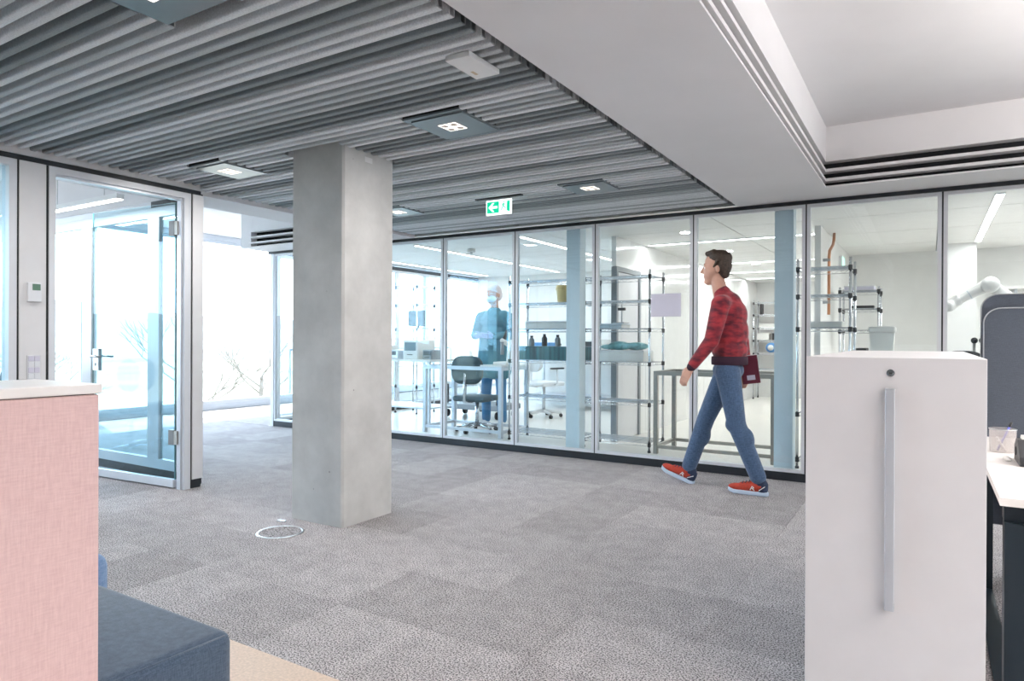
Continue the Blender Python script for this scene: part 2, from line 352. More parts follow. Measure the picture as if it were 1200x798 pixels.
for n in range(-len(BACK), 60):
    yc = 2.0075 + n * pitch
    if yc > 6.225: break
    hh = HANG[n] if n >= 0 else BACK[-n - 1]
    zb = ZB
    xl = XL + 0.012 if yc < 3.40 else -5.22
    if 3.09 < yc < 3.64: cut = [(-3.70, -3.19)]
    else: cut = []
    for (a, b_, c, d) in PANELS:
        if b_ - w / 2 < yc < d + w / 2: cut.append((a - .004, c + .004))
    a, b_, c, d = SIGNAL
    if b_ - w / 2 - .01 < yc < d + w / 2 + .01 and zb < 2.46: pass
    segs = []; x = xl
    for s0, s1 in sorted(cut):
        segs.append((x, s0)); x = s1
    segs.append((x, -1.560))
    for s0, s1 in segs:
        obj('ceiling_slat', slat(s0, s1, yc, zb), ('felt_light', 'felt_mid', 'felt_dark')[hh], ce); nsl += 1
print('slats', nsl, 'tiles', k)
# ---- plaster soffits, coffers with slot fins
struct('ceiling_soffit', box(NB(), XS, -5.0, ZS, XC - 0.09, 6.26, 2.89), 'plaster', 'white plaster soffit band beside the slat ceiling', 'ceiling')
struct('trim_2', box(NB(), XS - .0, -5.0, ZS - .0005, XS + .003, 6.25, 2.64), 'plaster', 'edge bead of the plaster soffit', 'trim')
struct('ceiling_coffer', box(NB(), XC - 0.3, -5.0, 2.89, 7.0, 6.26, 2.95), 'plaster', 'raised white coffer ceiling over the desks', 'ceiling')
far = sempty('ceiling_slots', 'white slotted vent band around the coffer', 'ceiling')
obj('cavity_lining', box(NB(), XC - .0895, -5, ZS + .012, XC - .0865, 5.888, 2.617), 'cavity', far)
obj('cavity_lining', box(NB(), XC - .0865, 5.8865, ZS + .012, 7.0, 5.8895, 2.617), 'cavity', far)
obj('soffit_strip', box(NB(), XC - .09, 5.89, ZS, 7.0, 6.255, 2.89), 'plaster', far)
for z0, z1 in ((ZS, ZS + .012), (2.464, 2.486), (2.538, 2.560)):
    q = .09 if z0 == ZS else .0864
    obj('slot_fin', box(NB(), XC - q, -5, z0, XC, 5.7965, z1), 'plaster', far)
    obj('slot_fin', box(NB(), XC - q, 5.7965, z0, 7.0, 5.80 + q, z1), 'plaster', far)
obj('upper_board', box(NB(), XC - .089, -5, 2.617, XC, 5.796, 2.889), 'plaster', far)
obj('upper_board', box(NB(), XC - .089, 5.797, 2.617, 7.0, 5.889, 2.889), 'plaster', far)
# left zone: soffit band + raised ceiling + slot band
struct('ceiling_band', box(NB(), -5.675, -5.0, ZS, -5.226, 6.255, 2.95), 'plaster', 'white soffit band at the window end of the slats', 'ceiling')
struct('ceiling_window_zone', box(NB(), XF - .2, -5.0, 2.95, -5.2, 16, 3.05), 'plaster', 'raised white ceiling along the windows', 'ceiling')
ls = sempty('ceiling_slots_window', 'white slotted vent band beside the laboratory corner', 'ceiling')
obj('cavity_lining', box(NB(), -7.645, 5.90, ZS + .012, -5.676, 5.903, 2.617), 'cavity', ls)
obj('soffit_strip', box(NB(), -7.85, 5.904, ZS, -5.676, 6.255, 2.949), 'plaster', ls)
for z0, z1 in ((ZS, ZS + .012), (2.464, 2.486), (2.538, 2.560)):
    obj('slot_fin', box(NB(), -7.645, 5.81, z0, -5.676, 5.899, z1), 'plaster', ls)
obj('upper_board', box(NB(), -7.645, 5.81, 2.617, -5.676, 5.903, 2.949), 'plaster', ls)
obj('end_board', box(NB(), -7.85, 5.81, ZS, -7.646, 5.903, 2.949), 'plaster', ls)

struct('light_leak_cover', box(NB(), -10.7, -5.2, 3.06, 7.2, 16.2, 3.25), 'plaster', 'unseen flat slab added over the storey to block light leaks', 'light_leak_cover')  # unseen slab, added so sun and sky light cannot leak in
# ---- outer walls that close the room behind and beside the camera
struct('wall_back', box(NB(), XF, -5.15, 0, 7.0, -5.0, 3.0), mat('wall_grey', (.14, .15, .16), .8), 'grey wall behind the camera', 'wall')
struct('wall_right', box(NB(), 7.0, -5.0, 0, 7.15, 16.0, 3.0), 'plaster', 'white side wall of the office', 'wall')

# ---- glass wall to the laboratory
gw = sempty('wall_lab_glass', 'floor to ceiling glass wall of the laboratory', 'wall')
ZT, ZB0 = 2.384, 0.073
obj('head_beam', box(NB(), -7.85, YG - .02, ZT, 7.0, YG + .06, ZS - .001), 'dark_trim', gw)
obj('base_plinth', box(NB(), -7.80, YG - .005, 0.0, 7.0, YG + .05, ZB0), 'dark_trim', gw)
xs = [-7.75, -6.765, -5.785, -4.805, -3.831, -2.882, -1.882, -0.908, 0.079, 1.06, 2.04, 3.02]
def glaze(bmf, x0, x1, z0, z1, y0, y1, f):
    for a in ((x0, z0, x0 + f, z1), (x1 - f, z0, x1, z1), (x0 + f, z0, x1 - f, z0 + f), (x0 + f, z1 - f, x1 - f, z1)):
        box(bmf, a[0], y0, a[1], a[2], y1, a[3])
    return bmf
for x0, x1 in zip(xs, xs[1:]):
    f = obj('glazing_frame', glaze(NB(), x0 + .006, x1 - .006, ZB0, ZT, YG, YG + .045, .028), 'alu_white', gw)
    obj('pane', box(NB(), x0 + .034, YG + .012, ZB0 + .028, x1 - .034, YG + .018, ZT - .028), 'glass_lab', f)
    obj('gasket', box(NB(), x1 - .006, YG + .003, ZB0, x1 + .006, YG + .04, ZT), 'dark_trim', f)
obj('corner_post', box(NB(), -7.80, YG - .01, 0.0, -7.744, YG + .05, ZT), 'alu_white', gw)
# lab left glass wall (towards the windows)
lg = sempty('wall_lab_side', 'glass end wall of the laboratory facing the windows', 'wall')
obj('base_plinth', box(NB(), -7.80, 6.32, 0, -7.75, 12.6, ZB0), 'dark_trim', lg)
obj('head_beam', box(NB(), -7.82, 6.32, ZT, -7.74, 12.6, 2.44), 'dark_trim', lg)
for i in range(5):
    y0 = 6.34 + i * 1.25; y1 = y0 + 1.25; bm = NB()
    for a in ((y0, ZB0, y0 + .04, ZT), (y1 - .04, ZB0, y1, ZT), (y0 + .04, ZB0, y1 - .04, ZB0 + .04), (y0 + .04, ZT - .04, y1 - .04, ZT)):
        box(bm, -7.80, a[0], a[1], -7.75, a[2], a[3])
    f = obj('glazing_frame', bm, 'alu_white', lg); obj('pane', box(NB(), -7.778, y0 + .04, ZB0 + .04, -7.772, y1 - .04, ZT - .04), 'glass_lab', f)

# ---- partition on the left with door
lw = sempty('wall_left', 'white and glass office partition on the left', 'wall')
XB = XL - 0.10
obj('head_trim', box(NB(), XB, -5, 2.380, XL + .006, 3.372, ZS - .003), 'dark_trim', lw)
obj('bulkhead', box(NB(), XB - .04, -5, ZS, XL, 3.372, 2.64), 'plaster', lw)
obj('base_plinth', box(NB(), XB + .01, -5, 0, XL - .008, 2.246, .073), 'dark_trim', lw)
obj('wall_panel', box(NB(), XB, 2.080, .073, XL, 2.238, 2.38), 'panel_white', lw)
obj('joint', box(NB(), XB + .005, 2.238, .02, XL - .01, 2.256, 2.38), 'black', lw)
obj('joint', box(NB(), XB + .005, 2.066, .02, XL - .01, 2.080, 2.38), 'black', lw)
y1 = 2.066
for i in range(4):
    y0 = y1 - 1.1; bm = NB(); fr = .045
    for a in ((y0, .073, y0 + fr, 2.38), (y1 - fr, .073, y1, 2.38), (y0 + fr, .073, y1 - fr, .073 + fr), (y0 + fr, 2.38 - fr, y1 - fr, 2.38)):
        box(bm, XB, a[0], a[1], XL, a[2], a[3])
    f = obj('glazing_frame', bm, 'alu_white', lw); obj('pane', box(NB(), XL - .06, y0 + fr, .073 + fr, XL - .05, y1 - fr, 2.38 - fr), 'glass_door', f)
    y1 = y0
bm = NB()   # door frame
for a in ((2.256, 0, 2.296, 2.38), (3.235, 0, 3.290, 2.38), (2.296, 2.335, 3.235, 2.38)): box(bm, XB, a[0], a[1], XL, a[2], a[3])
obj('door_frame', bm, 'alu_white', lw)
bm = NB()
for a in ((2.296, 0, 2.310, 2.335), (3.222, 0, 3.235, 2.335), (2.310, 2.318, 3.222, 2.335)): box(bm, XB + .02, a[0], a[1], XL - .03, a[2], a[3])
obj('door_rebate', bm, 'alu', lw)
obj('joint', box(NB(), XB + .005, 3.290, .02, XL - .01, 3.306, 2.38), 'black', lw)
obj('end_post', box(NB(), XB, 3.306, .072, XL, 3.40, 2.38), 'panel_white', lw)
obj('base_plinth', box(NB(), XB + .012, 3.306, 0, XL - .010, 3.385, .072), 'dark_trim', lw)
# glass cross wall behind the door
cw = sempty('wall_meeting_glass', 'glass cross wall of the meeting room behind the door', 'wall')
obj('base_plinth', box(NB(), XF + .2, 3.415, 0, XB, 3.455, .073), 'dark_trim', cw)
obj('head_beam', box(NB(), -5.85, 3.41, 2.36, XB, 3.46, ZS - .002), 'dark_trim', cw); obj('head_rail', box(NB(), XF + .2, 3.41, 2.36, -5.851, 3.46, ZS - .002), 'alu_white', cw)
obj('bulkhead', box(NB(), XF + .2, 3.41, ZS, -5.68, 3.46, 2.949), 'plaster', cw)
xx = [-5.20, -5.82, -6.945, -8.5, -10.15]
for a, b_ in zip(xx, xx[1:]):
    f = obj('glazing_frame', glaze(NB(), b_, a, .073, 2.36, 3.415, 3.455, .085), 'alu_white', cw)
    obj('pane', box(NB(), b_ + .085, 3.432, .158, a - .085, 3.440, 2.275), 'glass_door', f)

# ---- the open glass door leaf
dr = sempty('door_1', 'open frameless glass door with steel lever handle', 'door')
hx, hy = XB - .012, 3.228; L = 1.09
ang = math.radians(4.5)
ca, sa = math.cos(ang), math.sin(ang)
def D(u, v, z): return (hx - u * ca - v * sa, hy - u * sa + v * ca, z)
def dbox(u0, v0, z0, u1, v1, z1):
    bm = box(NB(), u0, v0, z0, u1, v1, z1)
    for v in bm.verts: v.co = Vector(D(*v.co))
    bmesh.ops.recalc_face_normals(bm, faces=bm.faces[:])
    return bm
obj('glass_leaf', dbox(0.0, -.005, .075, L, .005, 2.31), 'glass_door', dr)
obj('edge_strip', dbox(-.011, -.006, .075, -.0005, .005, 2.31), mat('glass_edge', (0.10, 0.22, 0.24), 0.2), dr)
obj('edge_strip', dbox(L + .0005, -.005, .075, L + .004, .005, 2.31), 'glass_edge', dr)
obj('bottom_rail', dbox(0.0, -.018, .012, L, .018, .0745), 'alu_white', dr)
for z in (2.10, .415):
    h = obj('hinge', dbox(-.012, -.024, z - .060, .050, .024, z + .060), mat('hinge_steel', (.20, .20, .20), .4, .4), dr)
    obj('hinge_plate', dbox(-.05, -.022, z - .055, -.014, .022, z + .055), 'brushed', h)
lk = obj('lock_plate', dbox(L - .10, -.016, .93, L - .02, .016, 1.12), 'steel', dr)
bm = NB(); tube(bm, [D(L - .055, -.016, 1.055), D(L - .055, -.06, 1.055)], .010, 10); tube(bm, [D(L - .055, -.055, 1.055), D(L - .19, -.055, 1.052)], .009, 10)
obj('lever', bm, 'steel', lk, True)
bm = NB(); tube(bm, [D(L - .055, .016, 1.055), D(L - .055, .06, 1.055)], .010, 10); tube(bm, [D(L - .055, .055, 1.055), D(L - .19, .055, 1.052)], .009, 10)
obj('lever', bm, 'steel', lk, True)
obj('keyhole', dbox(L - .066, -.018, .97, L - .054, -.0161, .995), 'black', lk)

# ---- window front far left
wf = sempty('wall_windows', 'tall window front along the far left side', 'wall')
obj('sill', box(NB(), XF - .05, -5, 0, XF + .06, 16, .10), 'alu', wf)
obj('head', box(NB(), XF - .05, -5, 2.87, XF + .10, 16, 2.949), 'alu_white', wf)
fy = [-4.3, -0.5, 1.3, 5.10, 8.95, 12.75, 15.95]
for y in fy:
    obj('mullion', box(NB(), XF - .05, y - .06, .10, XF + .10, y + .06, 2.87), 'pillar_blue', wf)
for y0, y1 in zip(fy, fy[1:]):
    bm = NB()
    for a in ((y0 + .06, .10, y0 + .11, 2.87), (y1 - .11, .10, y1 - .06, 2.87), (y0 + .11, .10, y1 - .11, .16), (y0 + .11, 2.82, y1 - .11, 2.87)):
        box(bm, XF, a[0], a[1], XF + .05, a[2], a[3])
    f = obj('window_frame', bm, 'alu_white', wf); obj('pane', box(NB(), XF + .02, y0 + .11, .16, XF + .026, y1 - .11, 2.82), 'glass_facade', f)
struct('wall_far_end', box(NB(), XF, 16.0, 0, -7.75, 16.1, 2.95), 'plaster', 'white end wall of the window corridor', 'wall')

# ---- laboratory shell
ZL = 2.45
lc = sempty('ceiling_lab', 'white panelled laboratory ceiling with light strips', 'ceiling')
obj('backing', box(NB(), -7.74, 6.33, ZL + .02, 4.0, 16.0, ZL + .08), 'grey_plastic', lc)
pan = None
yy = 6.34
while yy < 15.9:
    x = -7.72
    while x < 3.9:
        x1 = min(x + 1.946, 3.98); y1 = min(yy + 1.19, 15.98)
        obj('ceiling_panel', box(NB(), x + .006, yy + .007, ZL, x1 - .006, y1 - .007, ZL + .02), 'plaster_lab', lc)
        x = x1
    yy += 1.19
struct('wall_lab_back', box(NB(), -7.75, 11.25, 0, -3.24, 11.35, ZL), 'plaster_lab', 'white back wall of the left laboratory room', 'wall')
struct('wall_lab_corridor_end', box(NB(), -3.24, 15.2, 0, -1.0, 15.3, ZL), 'plaster_lab', 'white end wall of the laboratory corridor', 'wall')
struct('wall_lab_right_back', box(NB(), -1.0, 10.92, 0, 4.0, 11.02, ZL), 'plaster_lab', 'white back wall of the robot room', 'wall')
struct('wall_lab_right_end', box(NB(), 4.0, 6.33, 0, 4.1, 11.0, ZL), 'plaster_lab', 'white end wall of the robot room', 'wall')
pt = sempty('wall_lab_partition', 'glossy white panelled partition beside the laboratory corridor', 'wall')
yb = [7.5, 8.30, 8.50, 9.30, 10.25, 11.2, 12.2, 13.2, 14.2, 15.19]
for i, (a, b_) in enumerate(zip(yb, yb[1:])):
    if i == 0: continue
    obj('wall_panel', box(NB(), -3.24, a + .004, 0.0, -3.18, b_ - .004, ZL - .001), 'white_gloss', pt)
obj('door_leaf', box(NB(), -3.22, 7.56, .01, -3.19, 8.24, 2.03), 'panel_white', pt)
bm = NB(); box(bm, -3.24, 7.5, 0, -3.17, 7.555, 2.09); box(bm, -3.24, 8.245, 0, -3.17, 8.30, 2.09); box(bm, -3.24, 7.555, 2.035, -3.17, 8.245, 2.09)
obj('door_frame', bm, 'grey_plastic', pt)
obj('wall_panel', box(NB(), -3.24, 7.5, 2.095, -3.18, 8.30, ZL - .001), 'white_gloss', pt)
rp = sempty('wall_lab_right_side', 'white partition between laboratory corridor and robot room', 'wall')
yb = [7.9, 8.9, 9.9, 10.9, 12.0, 13.1, 14.2, 15.19]
for a, b_ in zip(yb, yb[1:]): obj('wall_panel', box(NB(), -1.06, a + .004, 0, -1.0, b_ - .004, ZL - .001), 'plaster_lab', rp)
# steel posts standing right behind the glass
for i, (a, b_, lb) in enumerate(((-3.27, -3.115, 'pale blue steel post behind the glass beside the yellow bucket'), (-1.187, -1.03, 'pale blue steel post behind the glass right of the walking person'))):
    tag(obj('steel_post', box(NB(), a, 6.39, 0, b_, 6.53, ZL), 'pillar_blue'), lb, 'post')

# ---- outside: ground, hill, trees
struct('ground_outside', box(NB(), -400, -250, -4.3, XF - .3, 320, -4.2), 'ground', 'pale meadow outside the windows', 'ground')
bm = NB(); hp = []
for i in range(61):
    y = -200 + i * 9; hp.append((y, -4.2 + 9 + 7 * math.sin(i * .21) + 3 * math.sin(i * .57 + 1) + 1.0 * random.random()))
for (y0, z0), (y1, z1) in zip(hp, hp[1:]):
    vs = [bm.verts.new(v) for v in ((-150, y0, -4.25), (-150, y1, -4.25), (-230, y1, z1), (-230, y0, z0), (-330, y1, -4.25), (-330, y0, -4.25))]
    bm.faces.new((vs[0], vs[1], vs[2], vs[3])); bm.faces.new((vs[3], vs[2], vs[4], vs[5]))
bmesh.ops.remove_doubles(bm, verts=bm.verts[:], dist=.01)
struct('hill_outside', bm, 'hill', 'distant hazy hill beyond the meadow', 'hill', True)
def tree(x, y, h, label, seed):
    rnd = random.Random(seed); t = thing('bare_tree', label, 'tree', (x, y, -4.2), group='bare trees outside the windows')
    tb = NB(); bb = NB()
    tube(tb, [(x, y, -4.2), (x + .1, y, -4.2 + h * .3), (x + .05, y + .1, -4.2 + h * .55)], [.16, .12, .08], 7)
    def grow(p, d, l, r, n):
        q = p + d * l; tube(bb, [p, (p + q) / 2 + Vector((rnd.uniform(-.05, .05), rnd.uniform(-.05, .05), 0)) * l, q], [r, r * .8, r * .6], 4, False)
        if n:
            for _ in range(3):
                nd = (d + Vector((rnd.uniform(-.7, .7), rnd.uniform(-.7, .7), rnd.uniform(-.1, .5)))).normalized(); grow(q, nd, l * rnd.uniform(.6, .8), r * .6, n - 1)
    for i in range(6):
        a = i * 1.05 + rnd.random(); z = -4.2 + h * (.28 + .05 * i)
        grow(Vector((x + .08, y, z)), Vector((math.cos(a), math.sin(a), .8)).normalized(), h * .17, .045, 3)
    obj('trunk', tb, 'bark', t); obj('branches', bb, 'bark', t)
tree(-24.5, 15.9, 7.6, 'bare tree seen through the corridor window beside the column', 1)
tree(-27, 21, 6.5, 'bare shrub-like tree seen low in the corridor window near the lab corner', 2)
tree(-24, 8.9, 7.8, 'bare tree seen through the meeting room glass left of the door handle', 3)
tree(-32, 14.0, 6.8, 'bare tree seen through the open glass door', 4)
tree(-30, 7.0, 7.4, 'bare tree seen through the leftmost glass pane', 5)
# balcony railing outside the corridor windows
rl = thing('balcony_railing', 'grey metal railing outside the corridor windows', 'railing', (-11.4, 8, -.2))
bm = NB(); box(bm, -11.43, 9.6, .95, -11.37, 16, 1.0); obj('handrail', bm, 'rail', rl)
for i in range(9): obj('baluster', box(NB(), -11.42, 9.6 + i * .8, -.3, -11.38, 9.64 + i * .8, .95), 'rail', rl)
obj('mid_rail', box(NB(), -11.415, 9.6, .5, -11.385, 16, .53), 'rail', rl)
tag(obj('balcony_slab', box(NB(), -12.2, -5, -.45, XF - .06, 16, -.3), 'plaster'), 'pale balcony slab outside the window front', 'balcony', kind='structure')

# ================================================================== COLUMN
cx0, cy0, cx1, cy1 = -3.69, 3.128, -3.205, 3.605
pr = [(cx0, cy0 + .012), (cx0 + .012, cy0), (cx1 - .014, cy0), (cx1, cy0 + .014), (cx1, cy1 - .012), (cx1 - .012, cy1), (cx0 + .012, cy1), (cx0, cy1 - .012)]
col = thing('concrete_column', 'square grey exposed concrete column in the middle of the carpet', 'column', (-3.45, 3.36, 0))
obj('shaft', prism(NB(), pr, 'Z', 0.0, 2.638), 'concrete', col)
st = obj('sticker', box(NB(), cx1 + .0005, 3.32, 2.395, cx1 + .0015, 3.39, 2.43), 'white', col, label='small white sticker')

# ================================================================== CEILING FIXTURES
LBL = ['dark downlight panel at the top left edge near the camera', 'dark square downlight panel beside the column top', 'pale square downlight panel near the left partition',
       'dark square downlight panel right of the exit sign', 'pale square downlight panel half hidden behind the column', 'downlight panel above the left edge of the view']
for i, (x0, y0, x1, y1) in enumerate(PANELS):
    t = thing('ceiling_downlight', LBL[i], 'ceiling light', ((x0 + x1) / 2, (y0 + y1) / 2, 2.44), group='square downlight panels in the slat ceiling')
    obj('frame', glaze_frame if False else prism(NB(), [(x0, y0), (x1, y0), (x1, y1), (x0, y1)], 'Z', 2.452, 2.462), 'panel_grey', t)
    obj('plate', prism(NB(), [(x0 + .035, y0 + .035), (x1 - .012, y0 + .035), (x1 - .012, y1 - .012), (x0 + .035, y1 - .012)], 'Z', 2.444, 2.4515), 'panel_grey', t)
    bm = NB()
    for s0, s1, a, b_ in ((x0, x0 + .008, y0, y1), (x1 - .008, x1, y0, y1), (x0 + .008, x1 - .008, y0, y0 + .008), (x0 + .008, x1 - .008, y1 - .008, y1)):
        box(bm, s0, a, 2.462, s1, b_, 2.60)
    obj('side_plates', bm, 'black', t)
    mx, my = (x0 + x1) / 2, (y0 + y1) / 2
    for dx in (-.032, .032):
        for dy in (-.032, .032):
            r = obj('lens', box(NB(), mx + dx - .028, my + dy - .028, 2.4405, mx + dx + .028, my + dy + .028, 2.4435), 'lens', t)
            obj('reflector', lathe(NB(), [(.013, 2.4385), (.021, 2.440)], (mx + dx, my + dy, 0), 10), 'lens_rim', r)
    area('downlight_lamp', (mx, my, 2.43), .12, .12, 9, (1, .96, .92), parent=t)
x0, y0, x1, y1 = SIGNAL
t = thing('ceiling_sensor_unit', 'flat white rectangular ceiling unit under the slats', 'ceiling unit', ((x0 + x1) / 2, (y0 + y1) / 2, 2.43))
obj('housing', bbox(x0, y0, 2.424, x1, y1, 2.447, .003, 2), 'white', t)
obj('lid_seam', box(NB(), x0 + .03, (y0 + y1) / 2 + .03, 2.4225, x0 + .045, (y0 + y1) / 2 + .07, 2.4239), 'card', t)
for yy in (y0 + .05, y1 - .05): obj('hanger', tube(NB(), [(x1 - .02, yy, 2.447), (x1 - .02, yy, 2.63)], .003, 6), 'steel', t)
# smoke sensor trace on soffit
# exit sign
EY = 4.93
t = thing('exit_sign', 'green and white emergency exit sign with left arrow and running figure', 'exit sign', (-3.18, EY, 2.3))
sx0, sx1, sz0, sz1 = -3.31, -3.052, 2.295, 2.425
obj('mounting_bar', box(NB(), -3.42, EY - .02, 2.440, -2.95, EY + .02, 2.4495), 'black', t)
obj('hanger', box(NB(), -3.30, EY - .006, 2.425, -3.06, EY + .006, 2.441), 'grey_plastic', t)
bd = obj('panel', bbox(sx0, EY - .008, sz0, sx1, EY + .008, sz1, .002, 1), 'sign_white', t)
def flat(poly, mname, name, par, y): return obj(name, prism(NB(), poly, 'Y', y - .0012, y), mname, par)
yf = EY - .0085
ax0, ax1, az0, az1 = sx0 + .012, sx0 + .135, sz0 + .017, sz1 - .015
flat([(ax0, az0), (ax1, az0), (ax1, az1), (ax0, az1)], 'sign_green', 'arrow_field', bd, yf)
cxm, czm = (ax0 + ax1) / 2, (az0 + az1) / 2
flat([(cxm - .046, czm), (cxm - .006, czm + .038), (cxm + .014, czm + .038), (cxm - .014, czm + .010), (cxm + .046, czm + .010), (cxm + .046, czm - .010), (cxm - .014, czm - .010), (cxm + .014, czm - .038), (cxm - .006, czm - .038)], 'sign_white', 'arrow', bd, yf - .0014)
dx0 = ax1 + .014; 
flat([(dx0 + .066, az0 + .012), (dx0 + .096, az0), (dx0 + .096, az1), (dx0 + .066, az1 - .006)], 'sign_green', 'door_symbol', bd, yf)
fx, fz = dx0 + .032, czm + .004
bm = NB()
def limb(a, b_, r):
    a = Vector((fx + a[0], 0, fz + a[1])); b_ = Vector((fx + b_[0], 0, fz + b_[1])); d = (b_ - a).normalized(); nrm = Vector((-d.z, 0, d.x)) * r
    prism(bm, [((a + nrm).x, (a + nrm).z), ((b_ + nrm).x, (b_ + nrm).z), ((b_ - nrm).x, (b_ - nrm).z), ((a - nrm).x, (a - nrm).z)], 'Y', yf - .0012, yf)
prism(bm, [(fx + .004 + .007 * math.cos(i * PI / 4), fz + .036 + .007 * math.sin(i * PI / 4)) for i in range(8)], 'Y', yf - .0012, yf)
limb((.0, .026), (-.002, .0), .007); limb((.0, .022), (-.02, .008), .003); limb((-.0, .022), (.018, .010), .003)
limb((-.004, .002), (-.014, -.016), .004); limb((-.014, -.016), (-.028, -.036), .004); limb((.0, .002), (.013, -.014), .004); limb((.013, -.014), (.03, -.016), .004)
obj('running_figure', bm, 'sign_green', bd)

# ================================================================== OFFICE OBJECTS
# pink fabric divider
t = thing('pink_divider', 'low divider clad in pink woven fabric with a white top, left foreground', 'divider', (-1.58, -.2, 0))
PX, PY = -1.440, .740
obj('fabric_body', bbox(PX - .275, -1.6, .02, PX - .004, PY - .004, 1.1035, .004, 2), 'pink_fabric', t)
obj('shadow_gap', box(NB(), PX - .265, -1.59, 1.1036, PX - .010, PY - .012, 1.1055), 'black', t)
obj('top_board', bbox(PX - .28, -1.61, 1.1056, PX, PY, 1.125, .0025, 2), 'desk_white', t)
for yy in (-1.4, .5): obj('foot', box(NB(), PX - .2, yy, 0, PX - .08, yy + .1, .0199), 'black', t)
# blue sofa piece and the pouf behind
t = thing('blue_bench', 'dark blue upholstered bench seat beside the pink divider', 'bench', (-2.0, 1.0, 0))
def cushion(x0, y0, z0, x1, y1, z1, r):
    b = bevel(box(NB(), x0, y0, z0, x1, y1, z1), r, 5); return b
obj('seat_block', cushion(-2.585, .765, .030, -1.690, 1.236, .385, .035), 'blue_fabric', t, True)
bm = NB(); tube(bm, [(-1.7008, .79, .3745), (-1.7008, 1.21, .3745)], .0025, 6)
obj('seam_piping', bm, 'blue_fabric', t, True)
for xx in (-2.5, -1.82):
    for yy in (.82, 1.14): obj('foot', lathe(NB(), [(.018, 0), (.022, .032)], (xx, yy, 0), 10), 'black', t)
t = thing('blue_pouf', 'blue upholstered pouf, window light put into its colour, behind the dark blue bench', 'pouf', (-2.9, 1.09, 0))
obj('cushion', cushion(-3.20, .80, .03, -2.60, 1.375, .415, .05), 'blue_fabric_lit', t, True)
for xx in (-3.12, -2.68):
    for yy in (.88, 1.29): obj('foot', lathe(NB(), [(.018, 0), (.022, .032)], (xx, yy, 0), 10), 'black', t)

# white pull-out cabinets
def cabinet(x0, x1, y0, y1, z1, label, full):
    t = thing('pull_out_cabinet', label, 'cabinet', ((x0 + x1) / 2, (y0 + y1) / 2, 0), group='white cabinets in a row')
    obj('body', bbox(x0, y0 + .022, .045, x1, y1, z1 - .0225, .002, 1), 'cabinet_white', t)
    obj('top_board', bbox(x0, y0 + .0222, z1 - .022, x1, y1, z1, .0015, 2), 'cabinet_white', t)
    obj('plinth', box(NB(), x0 + .02, y0 + .05, 0, x1 - .02, y1 - .02, .0445), 'black', t)
    d = obj('front', bbox(x0, y0, .048, x1, y0 + .0215, z1, .0015, 2), 'cabinet_white', t)
    if full:
        hxm = -.0985; bm = NB()
        prism(bm, rrect(hxm - .0125, y0 - .027, hxm + .0125, y0 - .017, .003, 3), 'Z', .432, 1.080)
        h = obj('handle', bm, 'alu', d)
        for z in (.432, 1.064): obj('handle_foot', box(NB(), hxm - .0127, y0 - .0172, z, hxm + .0127, y0 - .0002, z + .016), 'steel', d)
        bm = NB(); tube(bm, [(-.0985, y0 - .003, 1.125), (-.0985, y0 + .001, 1.125)], .0105, 20); k_ = obj('lock', bm, 'chrome', d)
        bm = NB(); tube(bm, [(-.0985, y0 - .0042, 1.125), (-.0985, y0 - .0028, 1.125)], .007, 16); obj('lock_core', bm, 'steel', d)
        obj('key_slot', box(NB(), -.102, y0 - .0048, 1.124, -.095, y0 - .0043, 1.126), 'black', d)
cabinet(-.329, .135, 2.283, 3.06, 1.17, 'white tall pull-out cabinet with a long vertical handle, nearest of its row', True)
cabinet(-.329, .135, 3.066, 3.85, 1.17, 'white tall cabinet standing behind the nearest one', False)

# desk
t = thing('desk', 'white desk with dark steel legs beside the cabinet', 'desk', (.58, 3.35, 0))
obj('desktop', prism(NB(), [(.185, 2.556), (.985, 2.556), (.985, 4.156), (.185, 4.156)], 'Z', .715, .74), 'desk_white', t)
for yy in (2.62, 4.02): obj('beam', box(NB(), .20, yy, .655, .97, yy + .07, .7148), 'navy_steel', t)
for xx in (.200, .905):
    for yy in (2.60, 4.04): obj('leg', box(NB(), xx, yy, 0.012, xx + .065, yy + .07, .6548), 'navy_steel', t)
for xx in (.200, .905): obj('foot_rail', box(NB(), xx, 2.58, 0.0, xx + .065, 4.13, .0118), 'navy_steel', t)
t = thing('desk_drawer_tray', 'shallow tray with papers hung below the desktop', 'tray', (.5, 3.0, .55))
obj('tray', box(NB(), .31, 2.80, .545, .80, 3.20, .575), 'card', t); obj('papers', box(NB(), .33, 2.81, .5755, .78, 3.18, .62), 'paper', t)
for xx in (.32, .76): obj('hanger', box(NB(), xx, 3.0, .575, xx + .012, 3.03, .7148), 'navy_steel', t)
# acoustic screens
def screen(x0, x1, y0, y1, z0, z1, label):
    t = thing('desk_screen', label, 'screen', ((x0 + x1) / 2, (y0 + y1) / 2, z0), group='dark blue desk screens')
    obj('panel', bevel(prism(NB(), rrect(x0, z0, x1, z1, .075, 8, (1, 1, 0, 0)), 'Y', y0, y1), .004, 2), 'screen_fabric', t)
    o = [(u, v) for u, v in rrect(x0, z0, x1, z1, .075, 8, (1, 1, 0, 0))]
    bm = NB(); tube(bm, [(u, y0 - .001, v) for u, v in rrect(x0 + .002, z0 + .002, x1 - .002, z1 - .002, .075, 8, (1, 1, 0, 0))[:-1]][0:19], .003, 6)
    obj('piping', bm, 'grey_plastic', t)
    for xx in (x0 + .1, x1 - .1): obj('foot', box(NB(), xx, y0, 0, xx + .05, y1, z0), 'navy_steel', t)
screen(.228, 1.03, 4.172, 4.205, .30, 1.388, 'dark blue fabric desk screen with rounded corner, lower front one')
screen(.222, 1.03, 4.26, 4.293, .30, 1.462, 'dark blue fabric desk screen with rounded corner, taller rear one')
